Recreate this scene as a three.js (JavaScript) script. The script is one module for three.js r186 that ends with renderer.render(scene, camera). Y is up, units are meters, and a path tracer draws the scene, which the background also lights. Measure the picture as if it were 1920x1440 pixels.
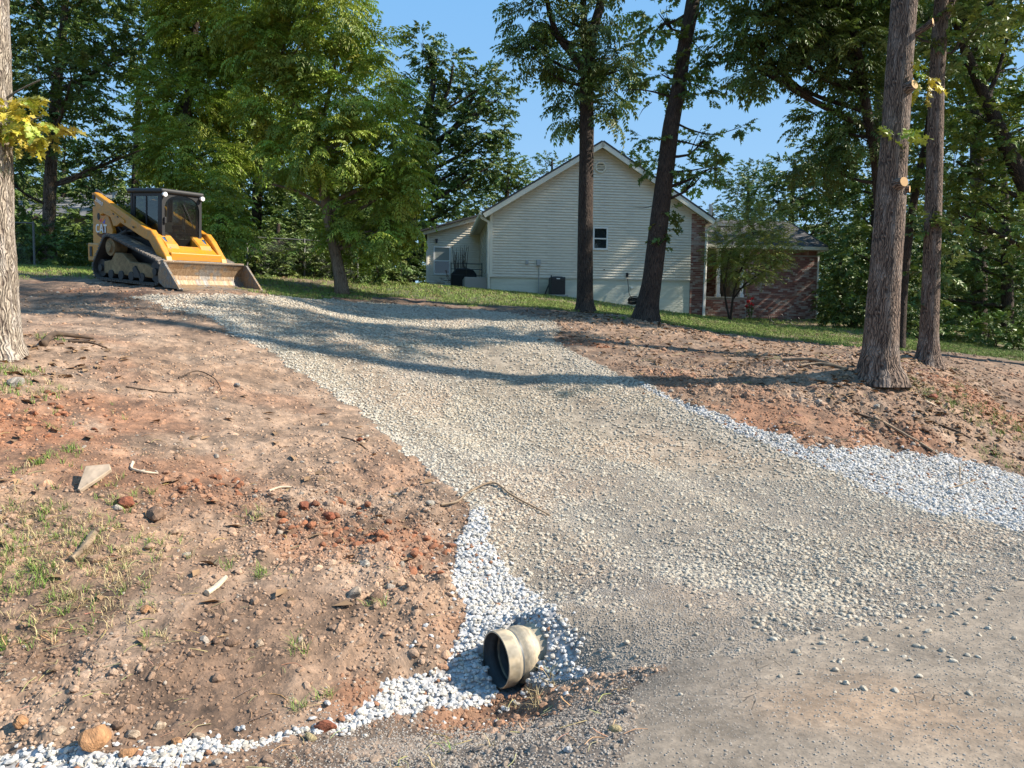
import * as THREE from 'three';
import { mergeGeometries, mergeVertices, toCreasedNormals } from 'three/addons/utils/BufferGeometryUtils.js';
import { RoundedBoxGeometry } from 'three/addons/geometries/RoundedBoxGeometry.js';

// ---------------------------------------------------------------- camera
const scene = new THREE.Scene();
const camera = new THREE.PerspectiveCamera(54.43, 4 / 3, 0.1, 900);
camera.position.set(0, 1.65, 0);
camera.rotation.order = 'YXZ';
camera.rotation.set(THREE.MathUtils.degToRad(-3.5), 0, 0.010);

// ---------------------------------------------------------------- sky and sun
const SUN_ELEV = 38, SUN_AZ = -3;                     // degrees; azimuth counted from +x (the right) towards -z (away)
const sunDir = new THREE.Vector3(
  Math.cos(THREE.MathUtils.degToRad(SUN_ELEV)) * Math.cos(THREE.MathUtils.degToRad(SUN_AZ)),
  Math.sin(THREE.MathUtils.degToRad(SUN_ELEV)),
  -Math.cos(THREE.MathUtils.degToRad(SUN_ELEV)) * Math.sin(THREE.MathUtils.degToRad(SUN_AZ)));
{
  const W = 512, H = 256, data = new Float32Array(W * H * 4);
  const v = new THREE.Vector3();
  for (let j = 0; j < H; j++) for (let i = 0; i < W; i++) {
    const phi = ((i + 0.5) / W - 0.5) * 2 * Math.PI, el = ((j + 0.5) / H - 0.5) * Math.PI;
    v.set(Math.cos(el) * Math.cos(phi), Math.sin(el), Math.cos(el) * Math.sin(phi));
    const h = Math.max(0, v.y), c = v.dot(sunDir);
    const t = Math.pow(1 - h, 3.2);
    const halo = 0.10 * Math.exp(-(1 - c) * 5) + 0.5 * Math.exp(-(1 - c) * 60);
    let r = 0.085 + 0.19 * t, g = 0.235 + 0.165 * t, b = 0.455 + 0.055 * t;
    if (v.y < 0) { const k = Math.min(1, -v.y * 6); r += (0.16 - r) * k; g += (0.15 - g) * k; b += (0.13 - b) * k; }
    const o = 4 * (j * W + i);
    data[o] = r + halo; data[o + 1] = g + halo * 0.95; data[o + 2] = b + halo * 0.8; data[o + 3] = 1;
  }
  const sky = new THREE.DataTexture(data, W, H, THREE.RGBAFormat, THREE.FloatType);
  sky.mapping = THREE.EquirectangularReflectionMapping;
  sky.magFilter = THREE.LinearFilter; sky.minFilter = THREE.LinearFilter;
  sky.needsUpdate = true;
  scene.background = sky; scene.environment = sky;
  scene.environmentIntensity = 1; scene.backgroundIntensity = 1;
}
const sun = new THREE.DirectionalLight(new THREE.Color().setRGB(1, 0.91, 0.78), 5);
sun.position.copy(sunDir).multiplyScalar(80).add(new THREE.Vector3(0, 2, -14));
sun.target.position.set(0, 2, -14);
sun.castShadow = true; sun.shadow.radius = 1.8;
Object.assign(sun.shadow.camera, { left: -45, right: 45, top: 45, bottom: -45, near: 1, far: 200 });
sun.shadow.mapSize.set(4096, 4096);
scene.add(sun, sun.target);

const renderer = new THREE.WebGLRenderer({ antialias: true });
renderer.toneMapping = THREE.LinearToneMapping;
renderer.toneMappingExposure = 2.0;
renderer.shadowMap.enabled = true;
renderer.setSize(1024, 768);

// ---------------------------------------------------------------- helpers
function rng(seed) { let a = seed >>> 0; return () => { a = (a + 0x6D2B79F5) | 0; let t = Math.imul(a ^ (a >>> 15), 1 | a); t = (t + Math.imul(t ^ (t >>> 7), 61 | t)) ^ t; return ((t ^ (t >>> 14)) >>> 0) / 4294967296; }; }
const lerp = (a, b, t) => a + (b - a) * t, clamp = (x, a = 0, b = 1) => Math.min(b, Math.max(a, x));
const smooth = (a, b, x) => { const t = clamp((x - a) / (b - a)); return t * t * (3 - 2 * t); };
const V = (x, y, z) => new THREE.Vector3(x, y, z);
const D2R = Math.PI / 180;
function hash2(i, j, s) { let h = Math.imul(i | 0, 374761393) ^ Math.imul(j | 0, 668265263) ^ Math.imul(s | 0, 1442695041); h = Math.imul(h ^ (h >>> 13), 1274126177); h ^= h >>> 16; return (h >>> 0) / 4294967296; }
function vnoise(x, y, s = 0) {
  const i = Math.floor(x), j = Math.floor(y), u = x - i, v = y - j, a = u * u * (3 - 2 * u), b = v * v * (3 - 2 * v);
  return lerp(lerp(hash2(i, j, s), hash2(i + 1, j, s), a), lerp(hash2(i, j + 1, s), hash2(i + 1, j + 1, s), a), b);
}
function fbm(x, y, s = 0, n = 4) { let t = 0, a = 0.5, m = 0; for (let k = 0; k < n; k++) { t += a * vnoise(x, y, s + k * 17); m += a; a *= 0.5; x *= 2.03; y *= 2.03; } return t / m; }
function pnoise(x, y, p, s) {                                                       // tileable value noise, period p cells
  const i = Math.floor(x), j = Math.floor(y), u = x - i, v = y - j, a = u * u * (3 - 2 * u), b = v * v * (3 - 2 * v), w = (k) => ((k % p) + p) % p;
  return lerp(lerp(hash2(w(i), w(j), s), hash2(w(i + 1), w(j), s), a), lerp(hash2(w(i), w(j + 1), s), hash2(w(i + 1), w(j + 1), s), a), b);
}
function texture(size, f, { srgb = true, height = size, repeat } = {}) {           // f(u, v) -> [r, g, b] as display values 0..1, or a number
  const d = new Uint8Array(size * height * 4);
  for (let j = 0; j < height; j++) for (let i = 0; i < size; i++) {
    let c = f(i / size, j / height); if (typeof c === 'number') c = [c, c, c];
    const o = 4 * (j * size + i); for (let k = 0; k < 3; k++) d[o + k] = clamp(c[k]) * 255; d[o + 3] = 255;
  }
  const t = new THREE.DataTexture(d, size, height); t.wrapS = t.wrapT = THREE.RepeatWrapping; t.magFilter = THREE.LinearFilter; t.minFilter = THREE.LinearMipmapLinearFilter; t.generateMipmaps = true;
  if (srgb) t.colorSpace = THREE.SRGBColorSpace;
  if (repeat) t.repeat.set(...repeat);
  t.needsUpdate = true; return t;
}
const lin = (r, g, b) => new THREE.Color().setRGB(r, g, b);
function mat(color, roughness = 0.9, extra = {}) { return new THREE.MeshStandardMaterial({ color: Array.isArray(color) ? lin(...color) : color, roughness, side: THREE.DoubleSide, ...extra }); }
const taken = new Map();
function numbered(name) { const n = taken.get(name) || 0; taken.set(name, n + 1); return n ? name + '_' + String(n).padStart(3, '0') : name; }
function shadows(o) { o.castShadow = true; o.receiveShadow = true; return o; }
function info(o, label, category, group) { o.userData = { ...o.userData, label, category }; if (group) o.userData.group = group; return o; }
function thing(name, label, category, pos = [0, 0, 0], turn = 0, group) {
  const g = new THREE.Group(); g.name = numbered(name); g.position.set(...pos); g.rotation.y = turn; scene.add(g); return info(g, label, category, group);
}
function part(name, geo, material, parent, label) {
  const m = shadows(new THREE.Mesh(geo, material)); m.name = name; if (label) m.userData.label = label; parent.add(m); return m;
}
function single(name, label, category, geo, material, pos, turn = 0, group) {
  const m = shadows(new THREE.Mesh(geo, material)); m.name = numbered(name); m.position.set(...pos); m.rotation.y = turn; scene.add(m); return info(m, label, category, group);
}
function structure(name, geo, material, parent = scene) { const m = shadows(new THREE.Mesh(geo, material)); m.name = name; m.userData.kind = 'structure'; parent.add(m); return m; }
function box(w, h, d, x = 0, y = 0, z = 0, r = 0) {
  const g = r > 0 ? new RoundedBoxGeometry(w, h, d, 1, Math.min(r, w / 2.01, h / 2.01, d / 2.01)) : new THREE.BoxGeometry(w, h, d);
  return g.translate(x, y, z);
}
function merge(list) { return mergeGeometries(list.map((g) => { const q = g.index ? g.toNonIndexed() : g; for (const k of Object.keys(q.attributes)) if (!['position', 'normal', 'uv'].includes(k)) q.deleteAttribute(k); return q; })); }
function tube(points, radii, sides = 8, closed = true, uvScale = 1) {               // swept tube with its own radius at each point
  const pos = [], uv = [], idx = [], n = points.length, up = V(0.13, 0.31, 0.94).normalize();
  let len = 0, ref = null; const t = V(), a = V(), b = V();
  for (let i = 0; i < n; i++) {
    t.copy(points[Math.min(i + 1, n - 1)]).sub(points[Math.max(i - 1, 0)]).normalize();
    if (!ref) ref = Math.abs(t.dot(up)) > 0.9 ? V(1, 0, 0) : up.clone();
    a.copy(ref).addScaledVector(t, -ref.dot(t)).normalize(); ref = a.clone(); b.crossVectors(t, a);
    if (i) len += points[i].distanceTo(points[i - 1]);
    const r = Array.isArray(radii) ? radii[i] : radii;
    for (let k = 0; k <= sides; k++) { const q = k / sides * 2 * Math.PI; pos.push(points[i].x + r * (a.x * Math.cos(q) + b.x * Math.sin(q)), points[i].y + r * (a.y * Math.cos(q) + b.y * Math.sin(q)), points[i].z + r * (a.z * Math.cos(q) + b.z * Math.sin(q))); uv.push(k / sides * uvScale, len * uvScale); }
  }
  const w = sides + 1;
  for (let i = 0; i < n - 1; i++) for (let k = 0; k < sides; k++) { const p = i * w + k; idx.push(p, p + 1, p + w, p + 1, p + w + 1, p + w); }
  if (closed) for (const [row, flip] of [[0, 1], [n - 1, 0]]) { const c = pos.length / 3; pos.push(points[row].x, points[row].y, points[row].z); uv.push(0.5, row ? len : 0); for (let k = 0; k < sides; k++) { const p = row * w + k; flip ? idx.push(c, p + 1, p) : idx.push(c, p, p + 1); } }
  const g = new THREE.BufferGeometry(); g.setAttribute('position', new THREE.Float32BufferAttribute(pos, 3)); g.setAttribute('uv', new THREE.Float32BufferAttribute(uv, 2)); g.setIndex(idx); g.computeVertexNormals(); return g;
}
function curve(pts, n) { return new THREE.CatmullRomCurve3(pts.map((p) => V(...p))).getPoints(n); }
function prism(outline, depth, bevel = 0) {                                         // outline [[x, y], ...] pushed along z, centred on z = 0
  const s = new THREE.Shape(outline.map(([x, y]) => new THREE.Vector2(x, y)));
  const g = new THREE.ExtrudeGeometry(s, { depth: depth - 2 * bevel, bevelEnabled: bevel > 0, bevelThickness: bevel, bevelSize: bevel, bevelOffset: -bevel, bevelSegments: 1 });
  return g.translate(0, 0, -depth / 2 + bevel);
}
function rockGeo(seed, detail = 1, flat = 0.7, rough = 0.28) {                      // an angular broken stone of about unit radius
  const r = rng(seed), g = mergeVertices(new THREE.IcosahedronGeometry(1, detail).deleteAttribute('uv').deleteAttribute('normal'), 1e-3), p = g.attributes.position, v = V(), planes = [];
  for (let k = 0; k < 9; k++) planes.push([V(r() - 0.5, r() - 0.5, r() - 0.5).normalize(), 0.62 + 0.3 * r()]);
  for (let i = 0; i < p.count; i++) {
    v.fromBufferAttribute(p, i); let s = 1 + rough * (vnoise(v.x * 2.1 + seed, v.y * 2.1 + v.z * 1.7, seed) - 0.5);
    for (const [n, d] of planes) { const k = v.dot(n); if (k * s > d) s = d / k; }
    p.setXYZ(i, v.x * s, v.y * s * flat, v.z * s * 0.86);
  }
  const q = g.toNonIndexed(); q.computeVertexNormals();
  const uv = new Float32Array(q.attributes.position.count * 2); for (let i = 0; i < uv.length / 2; i++) { uv[2 * i] = q.attributes.position.getX(i); uv[2 * i + 1] = q.attributes.position.getZ(i) + q.attributes.position.getY(i); }
  q.setAttribute('uv', new THREE.BufferAttribute(uv, 2)); return q;
}
function scatter(name, geos, material, items, parent) {                             // items: [x, y, z, scale | [sx, sy, sz], yaw, tilt, colour]; one InstancedMesh for each shape
  const M = new THREE.Matrix4(), Q = new THREE.Quaternion(), E = new THREE.Euler(), P = V(), S = V(), C = new THREE.Color();
  const lists = geos.map(() => []); items.forEach((it, i) => lists[it[7] !== undefined ? it[7] : i % geos.length].push(it));
  lists.forEach((list, k) => {
    if (!list.length) return;
    const m = shadows(new THREE.InstancedMesh(geos[k], material, list.length)); m.name = name;
    list.forEach((it, i) => {
      P.set(it[0], it[1], it[2]); Array.isArray(it[3]) ? S.set(...it[3]) : S.setScalar(it[3]);
      if (it[5] && it[5].isQuaternion) Q.copy(it[5]); else Q.setFromEuler(E.set(it[5] || 0, it[4] || 0, (it[5] || 0) * 0.7, 'YXZ'));
      m.setMatrixAt(i, M.compose(P, Q, S)); if (it[6]) m.setColorAt(i, C.setRGB(...it[6]));
    });
    m.userData.kind = 'stuff'; parent.add(m);
  });
}
function stuff(name, label, category) { const g = new THREE.Group(); g.name = name; g.userData = { kind: 'stuff', label, category }; scene.add(g); return g; }

// ---------------------------------------------------------------- terrain
const TERRAIN_POINTS = [[3.08,4.48,0],[0.72,2.83,0],[4.38,6.41,0],[1.68,5.2,-0.09],[1.05,7.6,0.21],[2.61,8.2,0.11],[-0.07,10.6,0.77],[-1.4,12.2,1.37],[1.18,11.8,1.13],[-3.74,11.5,1.52],[-3.54,16,2.12],[-4.88,19,2.6],[-4.09,22,3.05],[-6.37,14.6,2.45],[-5.34,16,2.55],[-9.19,16.5,2.78],[-12.79,20,3.42],[-5.91,23,3.37],[-0.93,28,3.41],[6.73,28.8,2.62],[-3.56,31,3.69],[1.93,20,2.37],[3.3,18.5,2.13],[5.51,11.2,1.14],[7.79,14,1.29],[14.01,34,2.62],[14.07,30,2.42],[14.74,22,1.4],[3.25,10.3,0.76],[3.62,9.3,0.45],[5.25,9.2,0.08],[5.85,8.6,-0.12],[3.75,15.5,1.63],[4.47,18.5,1.92],[6.92,18,1.62],[8.7,18.5,1.5],[10.82,18.5,1.37],[3.93,12.5,1.19],[6.1,14.5,1.34],[-0.07,4.6,-0.55],[-1.3,3.9,-0.47],[-2.46,3.5,-0.46],[-2.94,6.2,0.43],[-3.61,5.2,0.24],[-1.53,5.9,0.07],[-4.25,9,1.19],[-5.84,8.6,1.4],[-7.96,13,2.16],[-0.57,5,-0.23],[-2.01,4.2,-0.26],[-0.51,6.6,0.14],[-2.58,10,0.94],[0.6,3,0],[0,3.3,-0.2],[-0.6,3.15,-0.27],[-1.3,2.7,-0.3],[-2.6,2.2,-0.32],[-5,1.6,-0.32],[-0.4,2.4,-0.2],[-1.2,1.8,-0.24],[0,1,-0.08],[2,1,0.02],[2,2.5,0.02],[5,4,0.02],[8,7,0],[5,0,0],[-3,-1,0.02],[0,-3,0.02],[8,-2,0],[-3.2,3.3,-0.46],[-4.5,3.1,-0.45],[-6,2.8,-0.44],[-4.5,4,0],[-6,4.3,0.25],[-8,5,0.6],[-8,8,1.45],[-12,8,1.6],[-14,14,2.7],[-12,3,-0.1],[-20,10,1.9],[-25,22,3.4],[0.15,5.15,-0.3],[0.45,4.95,-0.13],[0.3,4.5,-0.4],[0.25,4.84,-0.1],[0.05,4.98,-0.24],[0.36,4.72,-0.17],[0.62,4.75,-0.12],[7.2,9.6,-0.16],[9,11,-0.2],[8.5,13,0.5],[9.2,10,-0.2],[7.6,11.8,0.75],[14,14,0.2],[20,20,0.7],[25,32,1.6],[14,40,2.5],[5,40,3.1],[-5,40,3.9],[-15,35,3.9],[-30,40,4],[0,60,3.5],[30,60,1.5],[-30,65,4],[9,24,2],[9,29,2.4],[4,24,2.45],[10.5,31,2.55],[-2,25,3.3],[2.5,26.5,3],[-9,27,3.65],[-5,29,3.7]];
const DRIVE_EDGE = [[-7.35,14.03],[-6.13,13.03],[-5.35,12.71],[-4.61,11.95],[-4.15,11.38],[-3.61,10.97],[-3.18,10.59],[-2.69,10.17],[-2.21,9.63],[-1.61,8.66],[-1.04,7.64],[-0.65,7.02],[-0.46,6.67],[-0.35,6.33],[-0.24,5.78],[-0.1,5.32],[0.02,4.87],[0.15,4.46],[0.39,4.27],[0.6,4.16],[0.9,4.16],[1.25,4.02],[1.64,4.12],[2.46,4.53],[3.76,5.16],[6.83,9.46],[6.25,9.53],[5.81,9.6],[5.05,9.47],[4.23,9.17],[3.65,9.04],[3.3,9.35],[2.95,9.75],[2.5,10.24],[2.19,10.9],[1.94,11.32],[1.6,11.79],[1.11,12.99],[0.75,14.16],[0.98,15.82],[0.94,16.79],[-0.02,18.14],[-0.82,18.81],[-2.21,19.27],[-3.59,19.3],[-4.84,18.83],[-5.21,15.54],[-6.27,14.3]];
const WHITE_DITCH_EDGE = [[-0.32,6.61],[-0.42,6.53],[-0.43,6.19],[-0.41,5.72],[-0.45,5.5],[-0.41,5.33],[-0.35,5.14],[-0.32,4.95],[-0.4,4.75],[-0.55,4.59],[-0.76,4.41],[-0.96,4.16],[-1.15,3.97],[-1.33,3.82],[-1.51,3.7],[-1.67,3.68],[-1.92,3.59],[-2.1,3.54],[-2.28,3.53],[-2.63,3.51],[-2.52,3.37],[-2.11,3.34],[-1.67,3.45],[-1.52,3.59],[-1.31,3.75],[-1.18,3.87],[-1.06,3.96],[-0.92,3.97],[-0.77,4.1],[-0.6,4.2],[-0.39,4.32],[-0.18,4.46],[-0.01,4.5],[0.15,4.47],[0.4,4.32],[0.46,4.36],[0.4,4.58],[0.26,4.8],[0.17,5.43],[-0.01,5.63],[-0.11,5.89],[-0.17,6.18],[-0.22,6.37]];
const WHITE_BANK_EDGE = [[1.81,11.48],[2.23,10.74],[2.5,10.24],[2.95,9.75],[3.3,9.35],[3.65,9.04],[4.23,9.17],[5.05,9.47],[5.81,9.6],[6.25,9.53],[6.83,9.46],[4.4,6.05],[4.43,6.85],[4.43,7.28],[4.13,7.11],[4.03,7.51],[3.82,8.25],[3.39,8.71],[2.93,9.26],[2.54,9.81],[2.25,10.45]];
const ROAD_EDGE = [[0.34,2.73],[0.45,2.9],[0.53,3.06],[0.59,3.55],[0.71,3.92],[0.92,4.13],[1.25,4.02],[1.64,4.12],[2.46,4.53],[3.76,5.16]];
const LAWN_EDGE = [[-11.04,15.52],[-9.5,17],[-6.36,16.53],[-5.34,15.63],[-4.88,15.85],[-4.74,19.65],[-3.5,20.07],[-2.22,20.44],[-0.85,20.37],[-0.02,19.92],[1.13,20.21],[1.99,18.8],[2.8,18],[3.54,17.83],[4.46,18.49],[5.81,18.57],[6.92,18],[8.7,18.5],[9.82,18.61],[10.82,18.5],[12.85,18]];

// smooth hill through measured points (thin plate spline); D is metres away from the camera's foot, so z = -D
const hill = (() => {
  const C = TERRAIN_POINTS, n = C.length, m = n + 3, A = [];
  const phi = (r2) => (r2 > 1e-12 ? 0.5 * r2 * Math.log(r2) : 0);
  for (let i = 0; i < m; i++) A.push(new Float64Array(m + 1));
  for (let i = 0; i < n; i++) {
    for (let j = 0; j < n; j++) A[i][j] = phi((C[i][0] - C[j][0]) ** 2 + (C[i][1] - C[j][1]) ** 2) + (i === j ? 0.02 : 0);
    A[i][n] = A[n][i] = 1; A[i][n + 1] = A[n + 1][i] = C[i][0]; A[i][n + 2] = A[n + 2][i] = C[i][1]; A[i][m] = C[i][2];
  }
  for (let i = 0; i < m; i++) {
    let p = i; for (let r = i + 1; r < m; r++) if (Math.abs(A[r][i]) > Math.abs(A[p][i])) p = r;
    [A[i], A[p]] = [A[p], A[i]];
    for (let r = 0; r < m; r++) if (r !== i) { const k = A[r][i] / A[i][i]; if (k) for (let c = i; c <= m; c++) A[r][c] -= k * A[i][c]; }
  }
  const w = A.map((r, i) => r[m] / r[i]);
  return (X, D) => { let s = w[n] + w[n + 1] * X + w[n + 2] * D; for (let i = 0; i < n; i++) s += w[i] * phi((X - C[i][0]) ** 2 + (D - C[i][1]) ** 2); return s; };
})();
function inside(poly, x, y) { let c = false; for (let i = 0, j = poly.length - 1; i < poly.length; j = i++) { const [a, b] = poly[i], [p, q] = poly[j]; if ((b > y) !== (q > y) && x < (p - a) * (y - b) / (q - b) + a) c = !c; } return c; }
const distToLine = (pts, X, D) => { let b = 1e9; for (let i = 0; i < pts.length - 1; i++) { const [ax, ad] = pts[i], [bx, bd] = pts[i + 1], dx = bx - ax, dd = bd - ad, t = clamp(((X - ax) * dx + (D - ad) * dd) / (dx * dx + dd * dd)); b = Math.min(b, Math.hypot(X - ax - t * dx, D - ad - t * dd)); } return b; };
const ROAD = [...ROAD_EDGE, [10.5, 10.2], [60, 55], [60, -60], [-60, -60], [-60, -30], [-8, -4], [-2, -0.2], [-0.2, 1.6]];
const LAWN = [[-60, 13], [-14, 14.6], ...LAWN_EDGE, [30, 20], [60, 30], [60, 120], [-60, 120]];
const edgeJitter = (X, D, s) => [X + (fbm(X * 3.1, D * 3.1, s, 4) - 0.5) * 0.26, D + (fbm(X * 3.1, D * 3.1, s + 40, 4) - 0.5) * 0.30];
function region(X, D) {
  const [x, d] = edgeJitter(X, D, 5);
  if (inside(WHITE_DITCH_EDGE, x, d)) return 'white';
  if (inside(WHITE_BANK_EDGE, x, d)) return 'white';
  if (inside(DRIVE_EDGE, x, d)) return 'drive';
  if (inside(ROAD, X + (fbm(X * 2, D * 2, 9) - 0.5) * 0.35, D)) return 'road';
  if (X > 0.85 && D < 6 && distToLine(ROAD_EDGE.slice(4), X, D) < 0.4) return 'road';
  const k = 0.9 * Math.min(1.6, D / 14);
  if (inside(LAWN, X + (fbm(X * 0.9, D * 0.9, 61) - 0.5) * k * 3, D + (fbm(X * 0.9, D * 0.9, 71) - 0.5) * k * 2.4)) return 'lawn';
  return 'dirt';
}
// how far a point lies along and across the driveway's wheel lines: two compacted lanes curving up the hill
const LANE = [[3.4, 4.9], [1.9, 6.6], [0.7, 8.6], [-0.5, 11], [-2.0, 14], [-3.4, 17]];
function laneOffset(X, D) { let b = 1e9, s = 0; for (let i = 0; i < LANE.length - 1; i++) { const [ax, ad] = LANE[i], [bx, bd] = LANE[i + 1], dx = bx - ax, dd = bd - ad, t = clamp(((X - ax) * dx + (D - ad) * dd) / (dx * dx + dd * dd)); const ex = X - ax - t * dx, ed = D - ad - t * dd, r = Math.hypot(ex, ed); if (r < b) { b = r; s = Math.sign(ex * dd - ed * dx); } } return b * s; }
function crumbAt(X, D, f, s) {                                                         // rounded crumbs of soil, one in some of the cells of a grid with f cells a metre
  const x = X * f, y = D * f, i = Math.floor(x), j = Math.floor(y); let h = 0;
  for (let q = -1; q < 2; q++) for (let p = -1; p < 2; p++) { const k = hash2(i + p, j + q, s); if (k < 0.55) continue; const rad = 0.25 + 0.75 * (k - 0.55), e = Math.hypot((i + p + hash2(i + p, j + q, s + 1) - x) * (0.8 + 0.5 * hash2(i + p, j + q, s + 3)), j + q + hash2(i + p, j + q, s + 2) - y) / rad; if (e < 1) h = Math.max(h, rad * Math.sqrt(1 - e * e)); }
  return h;
}
function relief(X, D, R) {
  const near = smooth(34, 14, D);
  if (R === 'drive') {
    const o = laneOffset(X, D);
    return 0.010 * (fbm(X * 5, D * 5, 21) - 0.5) + 0.008 * (fbm(X * 17, D * 17, 22, 3) - 0.5) - 0.018 * Math.exp(-(((o - 0.85) / 0.28) ** 2)) - 0.018 * Math.exp(-(((o + 0.85) / 0.28) ** 2)) + 0.012 * Math.exp(-(((o - 0.35) / 0.16) ** 2)) + 0.012 * Math.exp(-(((o + 1.45) / 0.16) ** 2));
  }
  if (R === 'white') return 0.05 * (fbm(X * 4, D * 4, 23) - 0.5) + 0.018 * (fbm(X * 19, D * 19, 24, 2) - 0.5);
  if (R === 'road') return 0.012 * (fbm(X * 2.3, D * 2.3, 25) - 0.5) + 0.003 * (fbm(X * 22, D * 22, 26, 3) - 0.5);
  if (R === 'lawn') return near * 0.05 * (fbm(X * 1.3, D * 1.3, 27) - 0.5);
  const r = fbm(X * 1.6, D * 1.6, 28, 4), lumps = fbm(X * 6.5, D * 6.5, 29, 4), ridg = 1 - Math.abs(2 * fbm(X * 2.7, D * 3.6, 30, 3) - 1);
  const loose = smooth(0.36, 0.62, fbm(X * 0.8 + 3, D * 0.8, 31, 3)) * (1 - 0.65 * smooth(6.2, 7.6, D) * smooth(13, 11.5, D) * smooth(0.2, -1.4, X));
  const crumbs = D < 16 && Math.abs(X) < 12 ? (0.25 + 0.75 * loose) * (0.055 * crumbAt(X, D, 5.3, 301) + 0.040 * crumbAt(X, D, 10.7, 305)) : 0;
  const worn = 1 - 0.78 * smooth(-1.7, -0.9, X) * smooth(4.35, 4.0, D);
  return worn * crumbs + worn * near * (0.10 * (r - 0.5) + (0.035 + 0.105 * loose) * (lumps - 0.5) + 0.05 * loose * (ridg - 0.7) + (0.014 + 0.026 * loose) * (fbm(X * 21, D * 21, 32, 3) - 0.5));
}
function axis(lo, fineLo, fineHi, hi, step, ratio) {
  const a = []; for (let x = fineLo; x <= fineHi; x += step) a.push(x);
  for (let s = step, x = a[a.length - 1]; x < hi;) { s *= ratio; x += s; a.push(Math.min(x, hi)); }
  for (let s = step, x = a[0]; x > lo;) { s *= ratio; x -= s; a.unshift(Math.max(x, lo)); }
  return Float64Array.from(a);
}
const GX = axis(-160, -4.4, 5.2, 160, 0.032, 1.045), GD = axis(-30, 2.5, 7.0, 260, 0.027, 1.024);
const NX = GX.length, ND = GD.length, GH = new Float32Array(NX * ND), GR = new Array(NX * ND);
for (let j = 0; j < ND; j++) for (let i = 0; i < NX; i++) {
  const X = GX[i], D = GD[j], R = region(X, D), far = Math.hypot(X, D - 10);
  let h = far > 130 ? 3 : hill(X, D); h = lerp(h, 3.0, smooth(60, 120, far));
  GR[j * NX + i] = R; GH[j * NX + i] = h + relief(X, D, R);
}
// the culvert keeps its mouth free of soil
const PIPE = { x: -0.085, d: 4.64, ux: 0.864, ud: 0.502 };
const inPipe = (X, D, reach = 0.27, half = 0.15) => { const a = (X - PIPE.x) * PIPE.ux + (D - PIPE.d) * PIPE.ud, b = (X - PIPE.x) * PIPE.ud - (D - PIPE.d) * PIPE.ux; return a > -0.015 && a < reach && Math.abs(b) < half; };
// one step of smoothing where two kinds of ground meet, so that the borders are not little cliffs
{
  const c = GH.slice();
  for (let j = 1; j < ND - 1; j++) for (let i = 1; i < NX - 1; i++) { const o = j * NX + i; if (GR[o] !== GR[o + 1] || GR[o] !== GR[o - 1] || GR[o] !== GR[o + NX] || GR[o] !== GR[o - NX]) GH[o] = (c[o] * 2 + c[o + 1] + c[o - 1] + c[o + NX] + c[o - NX]) / 6; }
}
for (let j = 0; j < ND; j++) for (let i = 0; i < NX; i++) if (inPipe(GX[i], GD[j], 0.27, 0.185)) GH[j * NX + i] = Math.min(GH[j * NX + i], -0.60);
const find = (a, x) => { let lo = 0, hi = a.length - 2; while (lo < hi) { const m = (lo + hi + 1) >> 1; if (a[m] <= x) lo = m; else hi = m - 1; } return lo; };
function H(X, D) { const i = find(GX, X), j = find(GD, D), u = clamp((X - GX[i]) / (GX[i + 1] - GX[i])), v = clamp((D - GD[j]) / (GD[j + 1] - GD[j])), o = j * NX + i; return lerp(lerp(GH[o], GH[o + 1], u), lerp(GH[o + NX], GH[o + NX + 1], u), v); }
const regionAt = (X, D) => GR[find(GD, D) * NX + find(GX, X)];

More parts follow.
